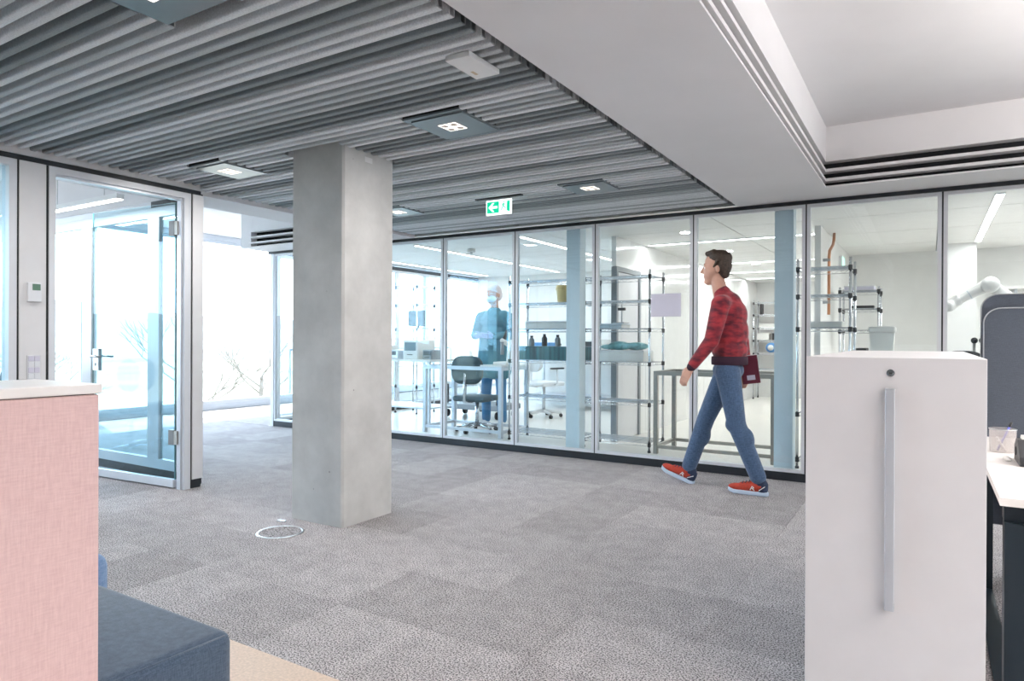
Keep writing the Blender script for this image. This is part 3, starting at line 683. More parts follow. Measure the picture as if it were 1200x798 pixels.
# pen cup
t = thing('pen_cup', 'silver mesh pen cup on the white desk', 'pen cup', (.270, 3.62, .74))
bm = NB(); lathe(bm, [(.046, .0), (.047, .004), (.049, .100)], (.27, 3.62, .7402), 22, False); 
M_ = bpy.data.materials.new('cup_mesh'); M_.use_nodes = True; nt = M_.node_tree
b_ = nt.nodes['Principled BSDF']; b_.inputs['Base Color'].default_value = (.62, .58, .56, 1); b_.inputs['Metallic'].default_value = .5; b_.inputs['Roughness'].default_value = .4
tcn = nt.nodes.new('ShaderNodeTexCoord'); ck = nt.nodes.new('ShaderNodeTexChecker'); ck.inputs['Scale'].default_value = 420
nt.links.new(tcn.outputs['Object'], ck.inputs['Vector']); mr = nt.nodes.new('ShaderNodeMapRange'); mr.inputs['To Min'].default_value = .35; mr.inputs['To Max'].default_value = .8
nt.links.new(ck.outputs['Fac'], mr.inputs['Value']); nt.links.new(mr.outputs[0], b_.inputs['Alpha']); MATS['cup_mesh'] = M_
obj('mesh_wall', bm, 'cup_mesh', t, True)
obj('base', lathe(NB(), [(.047, 0), (.047, .003)], (.27, 3.62, .7402), 22), 'mesh_silver', t)
bm = NB(); lathe(bm, [(.049, .0965), (.0515, .098), (.0515, .101), (.049, .102), (.047, .1)], (.27, 3.62, .7402), 22, False); obj('rim', bm, 'steel', t, True)
for i, (a, mm, z1) in enumerate(((.3, 'pen_blue', .87), (2.2, 'white', .80), (4.2, 'white', .79))):
    p0 = Vector((.27 - .02 * math.cos(a), 3.62 - .02 * math.sin(a), .746)); p1 = Vector((.27 + .034 * math.cos(a), 3.62 + .03 * math.sin(a), z1))
    tp = thing('pen', ('blue pen leaning in the mesh cup', 'white pen standing low in the mesh cup, left', 'white pen standing low in the mesh cup, right')[i], 'pen', p0, group='pens in the cup')
    obj('barrel', tube(NB(), [p0, p0.lerp(p1, .82)], .0042, 8), mm, tp, True); obj('cap', tube(NB(), [p0.lerp(p1, .83), p1], .005, 8), 'dark_plastic' if i == 0 else 'white', tp, True)
# tape dispenser
t = thing('tape_dispenser', 'dark grey tape dispenser on the white desk', 'tape dispenser', (.35, 3.32, .74))
bm = prism(NB(), [(3.22, .7405), (3.42, .7405), (3.42, .800), (3.36, .835), (3.30, .835), (3.22, .775)], 'X', .293, .350); bevel(bm, .004, 2); obj('body', bm, 'dark_plastic', t)
obj('hub', tube(NB(), [(.2895, 3.345, .785), (.2928, 3.345, .785)], .018, 16), 'black', t)
bm = NB(); tube(bm, [(.308, 3.34, .815), (.335, 3.34, .815)], .035, 20); obj('tape_roll', bm, 'bin_white', t, True)
t = thing('crumpled_note', 'small crumpled white paper on the white desk', 'paper', (.265, 3.33, .74))
me = blob([('e', (.262, 3.34, .752), (.014, .012, .011)), ('e', (.270, 3.335, .749), (.011, .012, .008))], .003, 1); obj('paper_ball', me, 'bin_white', t)
# thermostat, switch panel on left panel
t = thing('thermostat', 'small white thermostat with green display on the left partition', 'thermostat', (XL, 2.162, 1.45))
obj('housing', bbox(XL + .0005, 2.122, 1.454, XL + .022, 2.204, 1.579, .003, 2), 'device', t)
obj('display', box(NB(), XL + .022, 2.148, 1.530, XL + .0228, 2.196, 1.572), 'lcd', t)
t = thing('switch_panel', 'white switch column below the thermostat', 'switch', (XL, 2.162, .94))
obj('plate', bbox(XL + .0005, 2.124, .935, XL + .008, 2.203, 1.10, .002, 1), 'device', t)
for i in range(4):
    for j in range(2): obj('switch_key', bbox(XL + .008, 2.130 + j * .035, .945 + i * .038, XL + .012, 2.162 + j * .035, .979 + i * .038, .001, 1), 'paper' if i % 2 else 'device', t)
# paper sheet taped on the glass
tag(obj('paper_notice', box(NB(), -2.295, YG + .0095, 1.440, -2.000, YG + .0115, 1.660), 'paper'), 'blank pale lilac paper sheet taped on the glass wall', 'paper')
# floor outlet
t = thing('floor_outlet', 'round carpeted floor outlet with a steel ring beside the column', 'floor outlet', (-3.468, 2.858, 0))
o_c = (-3.468, 2.858)
lb = NB(); lathe(lb, [(.128, .0003), (.130, .004), (.142, .004), (.145, .0003)], (*o_c, 0), 40, False); obj('ring', lb, 'steel', t, True)
obj('lid', lathe(NB(), [(.127, .0003), (.127, .002)], (*o_c, 0), 40), 'carpet', t)
obj('pull_tab', box(NB(), -3.70, 3.02, .0005, -3.64, 3.05, .006), 'steel', t)
# pendant in meeting room
t = thing('linear_pendant', 'slim white linear lamp hanging in the meeting room', 'lamp', (-6.3, 3.1, 2.37))
obj('housing', box(NB(), -7.1, 3.06, 2.375, -5.75, 3.12, 2.42), 'white', t); obj('diffuser', box(NB(), -7.095, 3.065, 2.368, -5.755, 3.115, 2.3749), 'strip_light', t)
for xx in (-6.8, -6.0): obj('cable', tube(NB(), [(xx, 3.09, 2.42), (xx, 3.09, 2.949)], .003, 6), 'steel', t)
area('meeting_lamp', (-6.42, 3.09, 2.36), 1.3, .05, 12, (1, .97, .93), parent=t)
# chair seen in meeting room at left edge
# ================================================================== LAMPS OVER THE DESKS (right of and behind the camera)
for i, (lx, ly) in enumerate(((1.7, 3.6), (1.7, 1.1), (1.7, -1.4), (4.4, 3.6), (4.4, 1.1), (4.4, -1.4))):
    t = thing('desk_pendant', ('linear pendant lamp over the desks, nearest row, %s' if lx < 3 else 'linear pendant lamp over the desks, far row, %s') % ('by the glass wall', 'level with the camera', 'behind the camera')[i % 3], 'lamp', (lx, ly, 2.16), group='pendant lamps over the desks')
    obj('housing', box(NB(), lx - .06, ly - .9, 2.16, lx + .06, ly + .9, 2.21), 'white', t)
    obj('diffuser', box(NB(), lx - .055, ly - .89, 2.152, lx + .055, ly + .89, 2.1598), 'strip_light', t)
    for yy in (-.6, .6): obj('cable', tube(NB(), [(lx, ly + yy, 2.21), (lx, ly + yy, 2.889)], .003, 6), 'steel', t)
    area('pendant_down', (lx, ly, 2.145), .1, 1.8, (22 if ly > 0 else 14), (1, .94, .87), parent=t)
    area('pendant_up', (lx, ly, 2.22), .1, 1.8, (70 if ly > 0 else 20), (1, .95, .89), direction=(0, 0, 1), parent=t)

# ================================================================== LABORATORY
def strip(name_label, x0, y0, x1, y1, power):
    t = thing('ceiling_strip_light', name_label, 'ceiling light', ((x0 + x1) / 2, (y0 + y1) / 2, ZL - .02), group='laboratory light strips')
    obj('housing', box(NB(), x0, y0, ZL - .012, x1, y1, ZL - .0005), 'white', t)
    obj('diffuser', box(NB(), x0 + .006, y0 + .006, ZL - .016, x1 - .006, y1 - .006, ZL - .0121), 'strip_light', t)
    area('strip_lamp', ((x0 + x1) / 2, (y0 + y1) / 2, ZL - .02), x1 - x0, y1 - y0, power, (1, .97, .93), parent=t)
strip('long light strip above the masked lab worker', -5.78, 6.9, -5.71, 10.9, 13.3)
strip('light strip nearest the lab windows', -7.34, 6.9, -7.27, 10.9, 11.6)
strip('long light strip above the wire shelf with the yellow bucket', -4.195, 6.9, -4.125, 10.9, 13.3)
strip('cross light strip nearest the glass in the lab corridor', -3.12, 8.40, -1.10, 8.46, 14.3)
strip('second cross light strip in the lab corridor', -3.12, 10.98, -1.10, 11.04, 14.3)
strip('third cross light strip in the lab corridor', -3.12, 12.55, -1.10, 12.61, 14.3)
strip('farthest cross light strip in the lab corridor', -3.12, 13.96, -1.10, 14.02, 14.3)
strip('long light strip above the robot arm', .455, 6.9, .525, 10.05, 16.0)
strip('unseen light strip added to brighten the robot room', 2.4, 6.9, 2.47, 10.9, 62.0)  # extra strip out of view, added to lift the room's brightness

# ---- wire shelving
def wire_shelf(bm, x0, x1, y0, y1, z):
    r = .0032
    for zz in (z, z - .032):
        for a, b_ in (((x0, y0), (x1, y0)), ((x1, y0), (x1, y1)), ((x1, y1), (x0, y1)), ((x0, y1), (x0, y0))):
            tube(bm, [(a[0], a[1], zz), (b_[0], b_[1], zz)], r, 5)
    n = max(4, int((x1 - x0) / .075))
    for yy in (y0, y1):      # zig-zag truss
        pts = [(x0 + (x1 - x0) * i / (2 * n), yy, z if i % 2 else z - .032) for i in range(2 * n + 1)]
        tube(bm, pts, .002, 4)
    for i in range(1, 14):
        yy = y0 + (y1 - y0) * i / 14; tube(bm, [(x0, yy, z + .003), (x1, yy, z + .003)], .0022, 4, False)
    for i in range(1, 4):
        xx = x0 + (x1 - x0) * i / 4; tube(bm, [(xx, y0, z - .003), (xx, y1, z - .003)], .003, 4, False)
    return bm
def rack(label, x0, x1, y0, y1, zs, top, mname='chrome'):
    t = thing('wire_shelving', label, 'shelf', ((x0 + x1) / 2, (y0 + y1) / 2, 0), group='chrome wire shelving in the laboratory')
    for x in (x0, x1):
        for y in (y0, y1):
            p = obj('post', tube(NB(), [(x, y, .02), (x, y, top)], .0125, 10), mname, t, True)
            bm = NB(); tube(bm, [(x, y, 0), (x, y, .02)], .018, 10)
            for z in zs: tube(bm, [(x, y, z - .038), (x, y, z + .006)], .0185, 8)
            obj('collars', bm, 'dark_plastic', p)
    for z in zs: obj('shelf', wire_shelf(NB(), x0 + .012, x1 - .012, y0 + .012, y1 - .012, z), mname, t)
    return t
ZSH = (1.92, 1.65, 1.34, .97, .53, .10)
rack('chrome wire shelving behind the paper notice, beside the blue steel post', -3.345, -2.57, 6.985, 7.42, ZSH, 1.98)
rack('chrome wire shelving holding a yellow bucket', -4.345, -3.395, 6.985, 7.42, ZSH, 1.98)
rack('chrome wire shelving in front of the copper pipe', -1.076, -.626, 6.93, 7.37, (1.91, 1.65, 1.34, .53, .10), 1.99)
rack('small chrome wire shelving at the back of the robot room', -.90, -.50, 8.75, 9.15, (1.80, 1.59, 1.34, .6, .12), 1.84)
rack('chrome wire shelving with a monitor near the lab windows', -7.50, -7.05, 8.5, 8.95, (2.08, 1.78, 1.385, .92, .45), 2.14)
rack('wire rack with small boxes at the far end of the lab corridor', -3.12, -2.45, 14.6, 15.05, (2.0, 1.75, 1.48, 1.22, .95, .62), 2.05)

# ---- bench frames of square tube
def frame(label, x0, x1, y0, y1, h, mname, extra=()):
    t = thing('tube_bench', label, 'frame', ((x0 + x1) / 2, (y0 + y1) / 2, 0), group='square tube bench frames in the laboratory'); s = .045
    for x in (x0, x1 - s) + tuple(extra):
        for y in (y0, y1 - s): obj('leg', box(NB(), x, y, 0, x + s, y + s, h - s), mname, t)
    for y in (y0, y1 - s):
        obj('top_rail', box(NB(), x0, y, h - s + .0005, x1, y + s, h), mname, t)
        obj('low_rail', box(NB(), x0 + s, y + .005, .06, x1 - s, y + s - .005, .095), mname, t)
    for x in (x0, x1 - s):
        obj('cross_rail', box(NB(), x + .001, y0 + s, h - s + .001, x + s - .001, y1 - s, h - .001), mname, t)
        obj('cross_rail', box(NB(), x + .005, y0 + s, .06, x + s - .005, y1 - s, .095), mname, t)
frame('grey square tube bench frame in front of the lab worker', -5.66, -4.44, 6.95, 7.62, .875, 'alu')
frame('brown grey square tube bench frame behind the walking person', -2.52, -1.28, 6.97, 7.62, .885, 'brushed')

# ---- shelf contents
def crate(name, label, cat, x0, y0, z0, x1, y1, z1, m1, lid=None, m2='white', group=None):
    t = thing(name, label, cat, ((x0 + x1) / 2, (y0 + y1) / 2, z0), group)
    hh = z1 - (lid or 0)
    obj('body', bbox(x0, y0, z0, x1, y1, hh - (.0004 if lid else 0), min(.006, (z1 - z0) * .15), 2), m1, t)
    if lid: obj('lid', bbox(x0 - .006, y0 - .006, hh, x1 + .006, y1 + .006, z1, .003, 1), m2, t)
    return t
t = thing('yellow_bucket', 'yellow bucket with lid on the wire shelf', 'bucket', (-3.725, 7.2, 1.654))
obj('pail', lathe(NB(), [(.068, 0), (.085, .15), (.085, .155)], (-3.725, 7.2, 1.6545), 24), 'yellow', t, True)
obj('lid', lathe(NB(), [(.093, 0), (.095, .012), (.086, .03), (.083, .05), (.02, .055)], (-3.725, 7.2, 1.81), 24), 'yellow', t, True)
crate('storage_box', 'flat white tray box on the shelf below the yellow bucket', 'box', -4.15, 7.03, 1.345, -3.55, 7.33, 1.435, 'bin_white', .02)
crate('dark_tub', 'dark teal translucent tub on the shelf left of the blue post', 'tub', -4.28, 7.02, .975, -3.42, 7.36, 1.135, 'teal_dark')
for i, (x, z1, mm, lb) in enumerate(((-4.16, 1.24, 'grey_plastic', 'grey tool standing on the dark teal tub, left'), (-3.98, 1.26, 'dark_plastic', 'black clamp standing on the dark teal tub, middle'), (-3.80, 1.25, 'grey_plastic', 'grey bottle standing on the dark teal tub, right'), (-3.56, 1.22, 'yellow', 'small yellow cap bottle standing on the dark teal tub'))):
    t = thing('lab_bottle', lb, 'bottle', (x, 7.2, 1.1355), group='small items on the dark tub')
    obj('body', lathe(NB(), [(.03, 0), (.034, .01), (.034, z1 - 1.1355 - .03), (.016, z1 - 1.1355)], (x, 7.2, 1.1355), 12), mm, t, True)
    obj('cap', lathe(NB(), [(.018, 0), (.018, .022)], (x, 7.2, z1 + .0002), 10), 'dark_plastic', t, True)
crate('storage_box', 'long white box on the shelf behind the paper notice', 'box', -3.24, 7.04, .975, -2.66, 7.36, 1.10, 'bin_white', .02)
me = blob([('e', (-3.0, 7.18, 1.155), (.13, .10, .05)), ('e', (-2.80, 7.2, 1.15), (.14, .1, .045)), ('e', (-3.14, 7.2, 1.14), (.10, .06, .03)), ('c', (-2.9, 7.1, 1.15), .04, (-2.72, 7.1, 1.17), .02)], .012, 2)
zmin = min(v.co.z for v in me.vertices)
for v in me.vertices: v.co.z += 1.1015 - zmin
tag(obj('plastic_bag', me, 'teal_bag', smooth=True), 'crumpled teal plastic bag lying on the long white box', 'bag')
crate('instrument_tray', 'steel tray with instruments on the shelf behind the paper notice', 'tray', -3.26, 7.05, 1.345, -2.92, 7.3, 1.40, 'steel', .015, 'alu')
t = thing('clamp_stand', 'steel clamp stand on the shelf behind the paper notice', 'stand', (-2.98, 7.2, 1.655))
# shelf-hung equipment as its own stand on the tray shelf
obj('base', bbox(-3.06, 7.12, 1.403, -2.92, 7.28, 1.415, .002, 1), 'steel', t); obj('rod', tube(NB(), [(-2.98, 7.2, 1.415), (-2.98, 7.2, 1.62)], .008, 8), 'steel', t, True); obj('clamp', box(NB(), -3.02, 7.18, 1.55, -2.94, 7.22, 1.58), 'dark_plastic', t)
t.location = (-2.98, 7.2, 1.403)
for ch in t.children: ch.matrix_parent_inverse = Matrix.Translation(-t.location)
# unit C
crate('storage_box', 'white box on the shelf behind the white cabinet, below the copper pipe', 'box', -1.02, 7.0, .535, -.68, 7.3, .78, 'bin_white', .02)
crate('instrument_tray', 'flat white tray on the middle shelf before the copper pipe', 'tray', -1.02, 7.0, 1.345, -.70, 7.3, 1.40, 'bin_white', .012)
crate('storage_box', 'pale lilac flat box on the top of the small back shelving', 'box', -.86, 8.8, 1.805, -.55, 9.1, 1.86, 'paper', .012)
crate('dark_case', 'flat black case on the middle level of the small back shelving', 'case', -.78, 8.8, 1.595, -.55, 9.0, 1.625, 'dark_plastic')
t = thing('bench_table', 'white laboratory side table carrying the white bin', 'table', (-.38, 7.1, 0))
obj('tabletop', box(NB(), -.60, 6.75, 1.085, -.10, 7.45, 1.11), 'plaster_lab', t)
for x in (-.59, -.14):
    for y in (6.76, 7.41): obj('leg', box(NB(), x, y, 0, x + .03, y + .03, 1.0848), 'steel', t)
t = thing('white_bin', 'white square bin with lid behind the cabinet', 'bin', (-.37, 7.1, 1.11))
bm = NB(); A = [bm.verts.new(v) for v in ((-.465, 7.01, 1.1105), (-.285, 7.01, 1.1105), (-.285, 7.19, 1.1105), (-.465, 7.19, 1.1105), (-.475, 7.0, 1.29), (-.275, 7.0, 1.29), (-.275, 7.2, 1.29), (-.475, 7.2, 1.29))]
for f in ((3, 2, 1, 0), (4, 5, 6, 7), (0, 1, 5, 4), (1, 2, 6, 5), (2, 3, 7, 6), (3, 0, 4, 7)): bm.faces.new([A[i] for i in f])
obj('body', bm, 'bin_white', t); obj('lid', bevel(box(NB(), -.485, 6.99, 1.2905, -.265, 7.21, 1.35), .018, 3), 'bin_white', t, True)
crate('dark_case', 'low black box on the side table left of the white bin', 'case', -.585, 7.0, 1.1105, -.50, 7.3, 1.15, 'dark_plastic')
# copper pipe on the side wall
t = thing('copper_pipe', 'copper pipe bending down along the white side wall', 'pipe', (-.93, 8.2, 1.5))
tube_pts = [(-.94, 8.55, 2.449), (-.94, 8.50, 2.36), (-.94, 8.42, 2.30), (-.94, 8.12, 2.20), (-.94, 8.08, 2.12), (-.94, 8.08, 1.50)]
obj('pipe', tube(NB(), tube_pts, .016, 10), 'copper', t, True)
for z in (2.08, 1.62): obj('bracket', box(NB(), -.999, 8.065, z, -.925, 8.095, z + .03), 'steel', t)
t = thing('exit_lamp', 'small green lit exit lamp on the robot room side wall', 'exit sign', (-.99, 9.7, 2.2)); 
obj('housing', box(NB(), -.999, 9.55, 2.13, -.96, 9.85, 2.30), 'white', t); obj('face', box(NB(), -.9598, 9.56, 2.14, -.957, 9.84, 2.29), mat('exit_soft', (.5, .85, .7), .4, emit=.8, ecol=(.5, .95, .75)), t)
# ---- robot room
tag(obj('steel_column', box(NB(), .169, 10.2, 0, .489, 10.4, ZL - .001), 'white'), 'white square column at the back of the robot room', 'column')
t = thing('robot_table', 'white table carrying the robot arm', 'table', (.7, 7.6, 0))
obj('tabletop', box(NB(), .30, 7.2, .87, 1.5, 8.0, .90), 'plaster_lab', t)
for x in (.32, 1.44):
    for y in (7.22, 7.94): obj('leg', box(NB(), x, y, 0, x + .04, y + .04, .8698), 'steel', t)
t = thing('industrial_robot', 'white articulated robot arm reaching left above the desk screens', 'robot', (.84, 7.6, .9))
obj('base', lathe(NB(), [(.11, 0), (.11, .05), (.085, .09), (.08, .30)], (.84, 7.6, .9005), 24), 'robot_white', t, True)
obj('upper_arm', blob([('c', (.84, 7.6, 1.24), .085, (.80, 7.6, 1.38), .07), ('c', (.80, 7.6, 1.38), .07, (.62, 7.6, 1.60), .055), ('c', (.62, 7.6, 1.60), .055, (.50, 7.6, 1.70), .06)], .012, 2), 'robot_white', t)
obj('elbow_joint', blob([('c', (.465, 7.53, 1.735), .075, (.465, 7.67, 1.735), .075)], .012, 2), 'robot_white', t)
obj('forearm', blob([('c', (.43, 7.6, 1.72), .062, (.30, 7.6, 1.645), .042), ('c', (.30, 7.6, 1.645), .040, (.22, 7.6, 1.60), .042)], .010, 2), 'robot_white', t)
obj('wrist', blob([('c', (.215, 7.6, 1.60), .052, (.15, 7.6, 1.555), .058), ('c', (.15, 7.54, 1.545), .05, (.15, 7.64, 1.545), .05)], .010, 2), 'robot_white', t)
bm = NB(); tube(bm, [(.312, 7.6, 1.652), (.304, 7.6, 1.6475)], .0455, 16); obj('joint_ring', bm, 'alu', t)
for i, x in enumerate((.335, .395)):
    t = thing('stop_tap', ('black round knob on the robot table, left', 'black round knob on the robot table, right')[i], 'knob', (x, 7.3, .9))
    obj('stem', tube(NB(), [(x, 7.3, .9005), (x, 7.3, 1.20)], .012, 8), 'steel', t, True); obj('grip', blob([('e', (x, 7.3, 1.225), (.028, .028, .028))], .006, 1), 'black', t)
t = thing('storage_shelf', 'long white wall shelf at the back of the robot room', 'shelf', (1.6, 10.7, 1.9))
obj('board', box(NB(), .60, 10.55, 1.88, 3.2, 10.919, 1.92), 'plaster_lab', t); 
for x in (.9, 2.0, 3.0): obj('bracket', box(NB(), x, 10.6, 1.80, x + .03, 10.919, 1.8798), 'alu', t)
# chairs
def office_chair(label, x, y, rz, zseat, m_seat, m_frame, back=True, arms=True, wide=.25):
    t = thing('lab_chair', label, 'chair', (x, y, 0), group='laboratory chairs'); R_ = Matrix.Translation((x, y, 0)) @ Matrix.Rotation(rz, 4, 'Z')
    def T(bm):
        bmesh.ops.transform(bm, matrix=R_, verts=bm.verts[:]); return bm
    s = bevel(box(NB(), -wide, -wide, zseat - .07, wide, wide, zseat), .03, 3); obj('seat', T(s), m_seat, t, True)
    if back:
        bm = prism(NB(), rrect(-wide * .95, zseat + .16, wide * .95, zseat + .52, .14, 8), 'Y', wide - .02, wide + .04); bevel(bm, .012, 2); obj('backrest', T(bm), m_seat, t, True)
        bm = NB(); tube(bm, [(0, wide - .1, zseat - .075), (0, wide + .08, zseat - .06), (0, wide + .07, zseat + .3)], .02, 8); obj('back_bar', T(bm), m_frame, t, True)
    if arms:
        for sx in (-1, 1):
            bm = NB(); tube(bm, [(sx * wide, .0, zseat - .04), (sx * (wide + .06), .0, zseat - .02), (sx * (wide + .06), .0, zseat + .2)], .014, 8); a = obj('arm_post', T(bm), m_frame, t, True)
            bm = bevel(box(NB(), sx * (wide + .06) - .03, -.13, zseat + .2, sx * (wide + .06) + .03, .13, zseat + .225), .01, 2); obj('armrest', T(bm), 'dark_plastic', t, True)
    obj('column', T(tube(NB(), [(0, 0, .09), (0, 0, zseat - .07)], .026, 12)), 'chrome', t, True)
    for i in range(5):
        a = i * 2 * PI / 5 + .3; c, s_ = math.cos(a), math.sin(a)
        bm = NB(); tube(bm, [(0, 0, .10), (c * .27, s_ * .27, .07)], [.03, .018], 8); leg = obj('base_arm', T(bm), m_frame, t, True)
        bm = NB(); tube(bm, [(c * .27 - s_ * .022, s_ * .27 + c * .022, .028), (c * .27 + s_ * .022, s_ * .27 - c * .022, .028)], .027, 12); tube(bm, [(c * .27, s_ * .27, .03), (c * .27, s_ * .27, .07)], .008, 6); obj('caster', T(bm), 'black', leg, True)
    return t
office_chair('grey lab chair in front of the masked lab worker', -5.06, 7.335, PI * 1.02, .48, 'seat_grey', 'chrome', True, False, .24)
office_chair('white lab chair with black armrests behind the wire shelving', -5.15, 9.3, PI * .9, .56, 'white', 'white', True, True, .24)
office_chair('white lab chair rolled aside near the back bench', -6.55, 9.6, PI * .8, .55, 'white', 'chrome', True, False, .24)
office_chair('black lab chair at the robot table, its back above the cabinet', .23, 6.85, PI * 1.0, .62, 'dark_plastic', 'chrome', True, False, .19)
# benches at the back
def bench(label, x0, x1, y0, y1, h, m1='plaster_lab'):
    t = thing('lab_bench', label, 'bench', ((x0 + x1) / 2, (y0 + y1) / 2, 0), group='white laboratory benches')
    obj('worktop', box(NB(), x0, y0, h - .03, x1, y1, h), m1, t)
    for x in (x0 + .02, x1 - .06):
        for y in (y0 + .02, y1 - .06): obj('leg', box(NB(), x, y, 0, x + .04, y + .04, h - .0302), 'alu', t)
    obj('lower_shelf', box(NB(), x0 + .06, y0 + .06, .22, x1 - .06, y1 - .06, .24), 'alu', t)
bench('white lab bench with machines next to the lab windows', -7.35, -5.95, 7.45, 8.15, .92)
bench('long white lab bench along the back wall', -6.2, -3.6, 10.45, 11.15, .90)
def machine(label, x0, x1, y0, y1, z0, z1, m1, m2):
    t = thing('lab_machine', label, 'machine', ((x0 + x1) / 2, (y0 + y1) / 2, z0), group='bench machines in the laboratory')
    obj('housing', bbox(x0, y0, z0 + .0005, x1, y1, z1, .012, 2), m1, t)
    obj('front_panel', box(NB(), x0 + (x1 - x0) * .12, y0 - .003, z0 + (z1 - z0) * .45, x1 - (x1 - x0) * .12, y0 - .0002, z1 - (z1 - z0) * .12), m2, t)
    bm = NB(); tube(bm, [((x0 + x1) / 2 - .04, y0 - .001, z0 + (z1 - z0) * .25), ((x0 + x1) / 2 - .03, y0 - .03, z0 + (z1 - z0) * .25), ((x0 + x1) / 2 + .03, y0 - .03, z0 + (z1 - z0) * .25), ((x0 + x1) / 2 + .04, y0 - .001, z0 + (z1 - z0) * .25)], .006, 6); obj('handle', bm, 'dark_plastic', t, True)
machine('white bench machine with dark panel near the lab windows', -7.30, -6.95, 7.55, 7.95, .92, 1.12, 'bin_white', 'grey_plastic')
machine('low grey bench machine near the lab windows', -6.92, -6.62, 7.55, 7.95, .92, 1.05, 'alu', 'dark_plastic')
machine('white tall bench machine left of the first glass joint', -6.52, -6.25, 7.55, 7.95, .92, 1.20, 'bin_white', 'screen_dark')
machine('small black bench machine left of the first glass joint', -6.20, -6.02, 7.6, 7.95, .92, 1.06, 'grey_plastic', 'dark_plastic')
machine('blue box machine on the back bench beside the lab worker', -6.12, -5.78, 10.6, 11.0, .90, 1.16, 'blue_box', 'blue_box')
machine('white instrument on the back bench behind the shelf', -5.2, -4.75, 10.6, 11.0, .90, 1.22, 'bin_white', 'dark_plastic')
machine('grey instrument on the back bench behind the shelf', -4.5, -4.1, 10.6, 11.0, .90, 1.10, 'alu', 'dark_plastic')
# monitor
t = thing('monitor', 'dark monitor on the wire shelving by the lab windows', 'monitor', (-7.2, 8.7, 1.385))
obj('screen', box(NB(), -7.37, 8.66, 1.43, -7.06, 8.69, 1.68), 'screen_dark', t); obj('bezel', box(NB(), -7.375, 8.691, 1.425, -7.055, 8.72, 1.685), 'dark_plastic', t)
obj('stand', box(NB(), -7.24, 8.70, 1.395, -7.19, 8.74, 1.4248), 'dark_plastic', t); obj('foot', box(NB(), -7.30, 8.62, 1.389, -7.12, 8.80, 1.3948), 'dark_plastic', t)
# low trolley with dark deck
t = thing('lab_trolley', 'low lab trolley with dark deck near the lab windows', 'trolley', (-6.0, 8.75, 0))
obj('top_deck', bbox(-6.50, 8.45, .52, -5.45, 9.05, .56, .008, 2), 'plaster_lab', t); obj('lower_deck', bbox(-6.52, 8.43, .14, -5.43, 9.07, .22, .01, 2), 'grey_plastic', t)
for x in (-6.45, -5.52):
    for y in (8.5, 8.97): 
        p = obj('post', box(NB(), x, y, .2202, x + .03, y + .03, .5198), 'dark_plastic', t); bm = NB(); tube(bm, [(x - .002, y + .015, .065), (x + .032, y + .015, .065)], .06, 12); obj('wheel', bm, 'dark_plastic', p, True)
def flask(label, x, y, z, r, h, m1):
    t = thing('lab_bottle', label, 'bottle', (x, y, z), group='bottles on the laboratory benches')
    obj('body', lathe(NB(), [(r * .9, 0), (r, .008), (r, h * .6), (r * .45, h * .75), (r * .42, h * .88)], (x, y, z + .0004), 14), m1, t, True)
    obj('cap', lathe(NB(), [(r * .5, 0), (r * .5, h * .12)], (x, y, z + h * .885), 12), 'dark_plastic', t, True)
flask('small clear bottle on top of the white bench machine near the lab windows', -7.12, 7.75, 1.12, .035, .14, 'mask')
flask('tall blue bottle between the bench machines near the lab windows', -6.57, 7.75, .92, .03, .22, 'blue_box')
flask('white bottle on the left end of the back wall bench', -5.6, 10.7, .90, .045, .24, 'bin_white')
flask('dark bottle on the right end of the back wall bench', -3.9, 10.7, .90, .045, .26, 'dark_plastic')
t = thing('microscope', 'white microscope on the bench frame table before the lab worker', 'microscope', (-4.62, 7.35, .875))
obj('stage_board', box(NB(), -4.78, 6.99, .8755, -4.46, 7.57, .895), 'plaster_lab', t)
obj('foot', bbox(-4.74, 7.22, .8955, -4.54, 7.48, .93, .008, 2), 'robot_white', t)
obj('arm', blob([('c', (-4.64, 7.44, .94), .032, (-4.64, 7.46, 1.14), .030), ('c', (-4.64, 7.46, 1.14), .034, (-4.64, 7.28, 1.20), .030)], .008, 2), 'robot_white', t)
obj('eyepiece', tube(NB(), [(-4.64, 7.30, 1.19), (-4.64, 7.40, 1.32)], .022, 12), 'dark_plastic', t, True)
obj('objective', tube(NB(), [(-4.64, 7.28, 1.02), (-4.64, 7.28, 1.19)], .024, 12), 'grey_plastic', t, True)
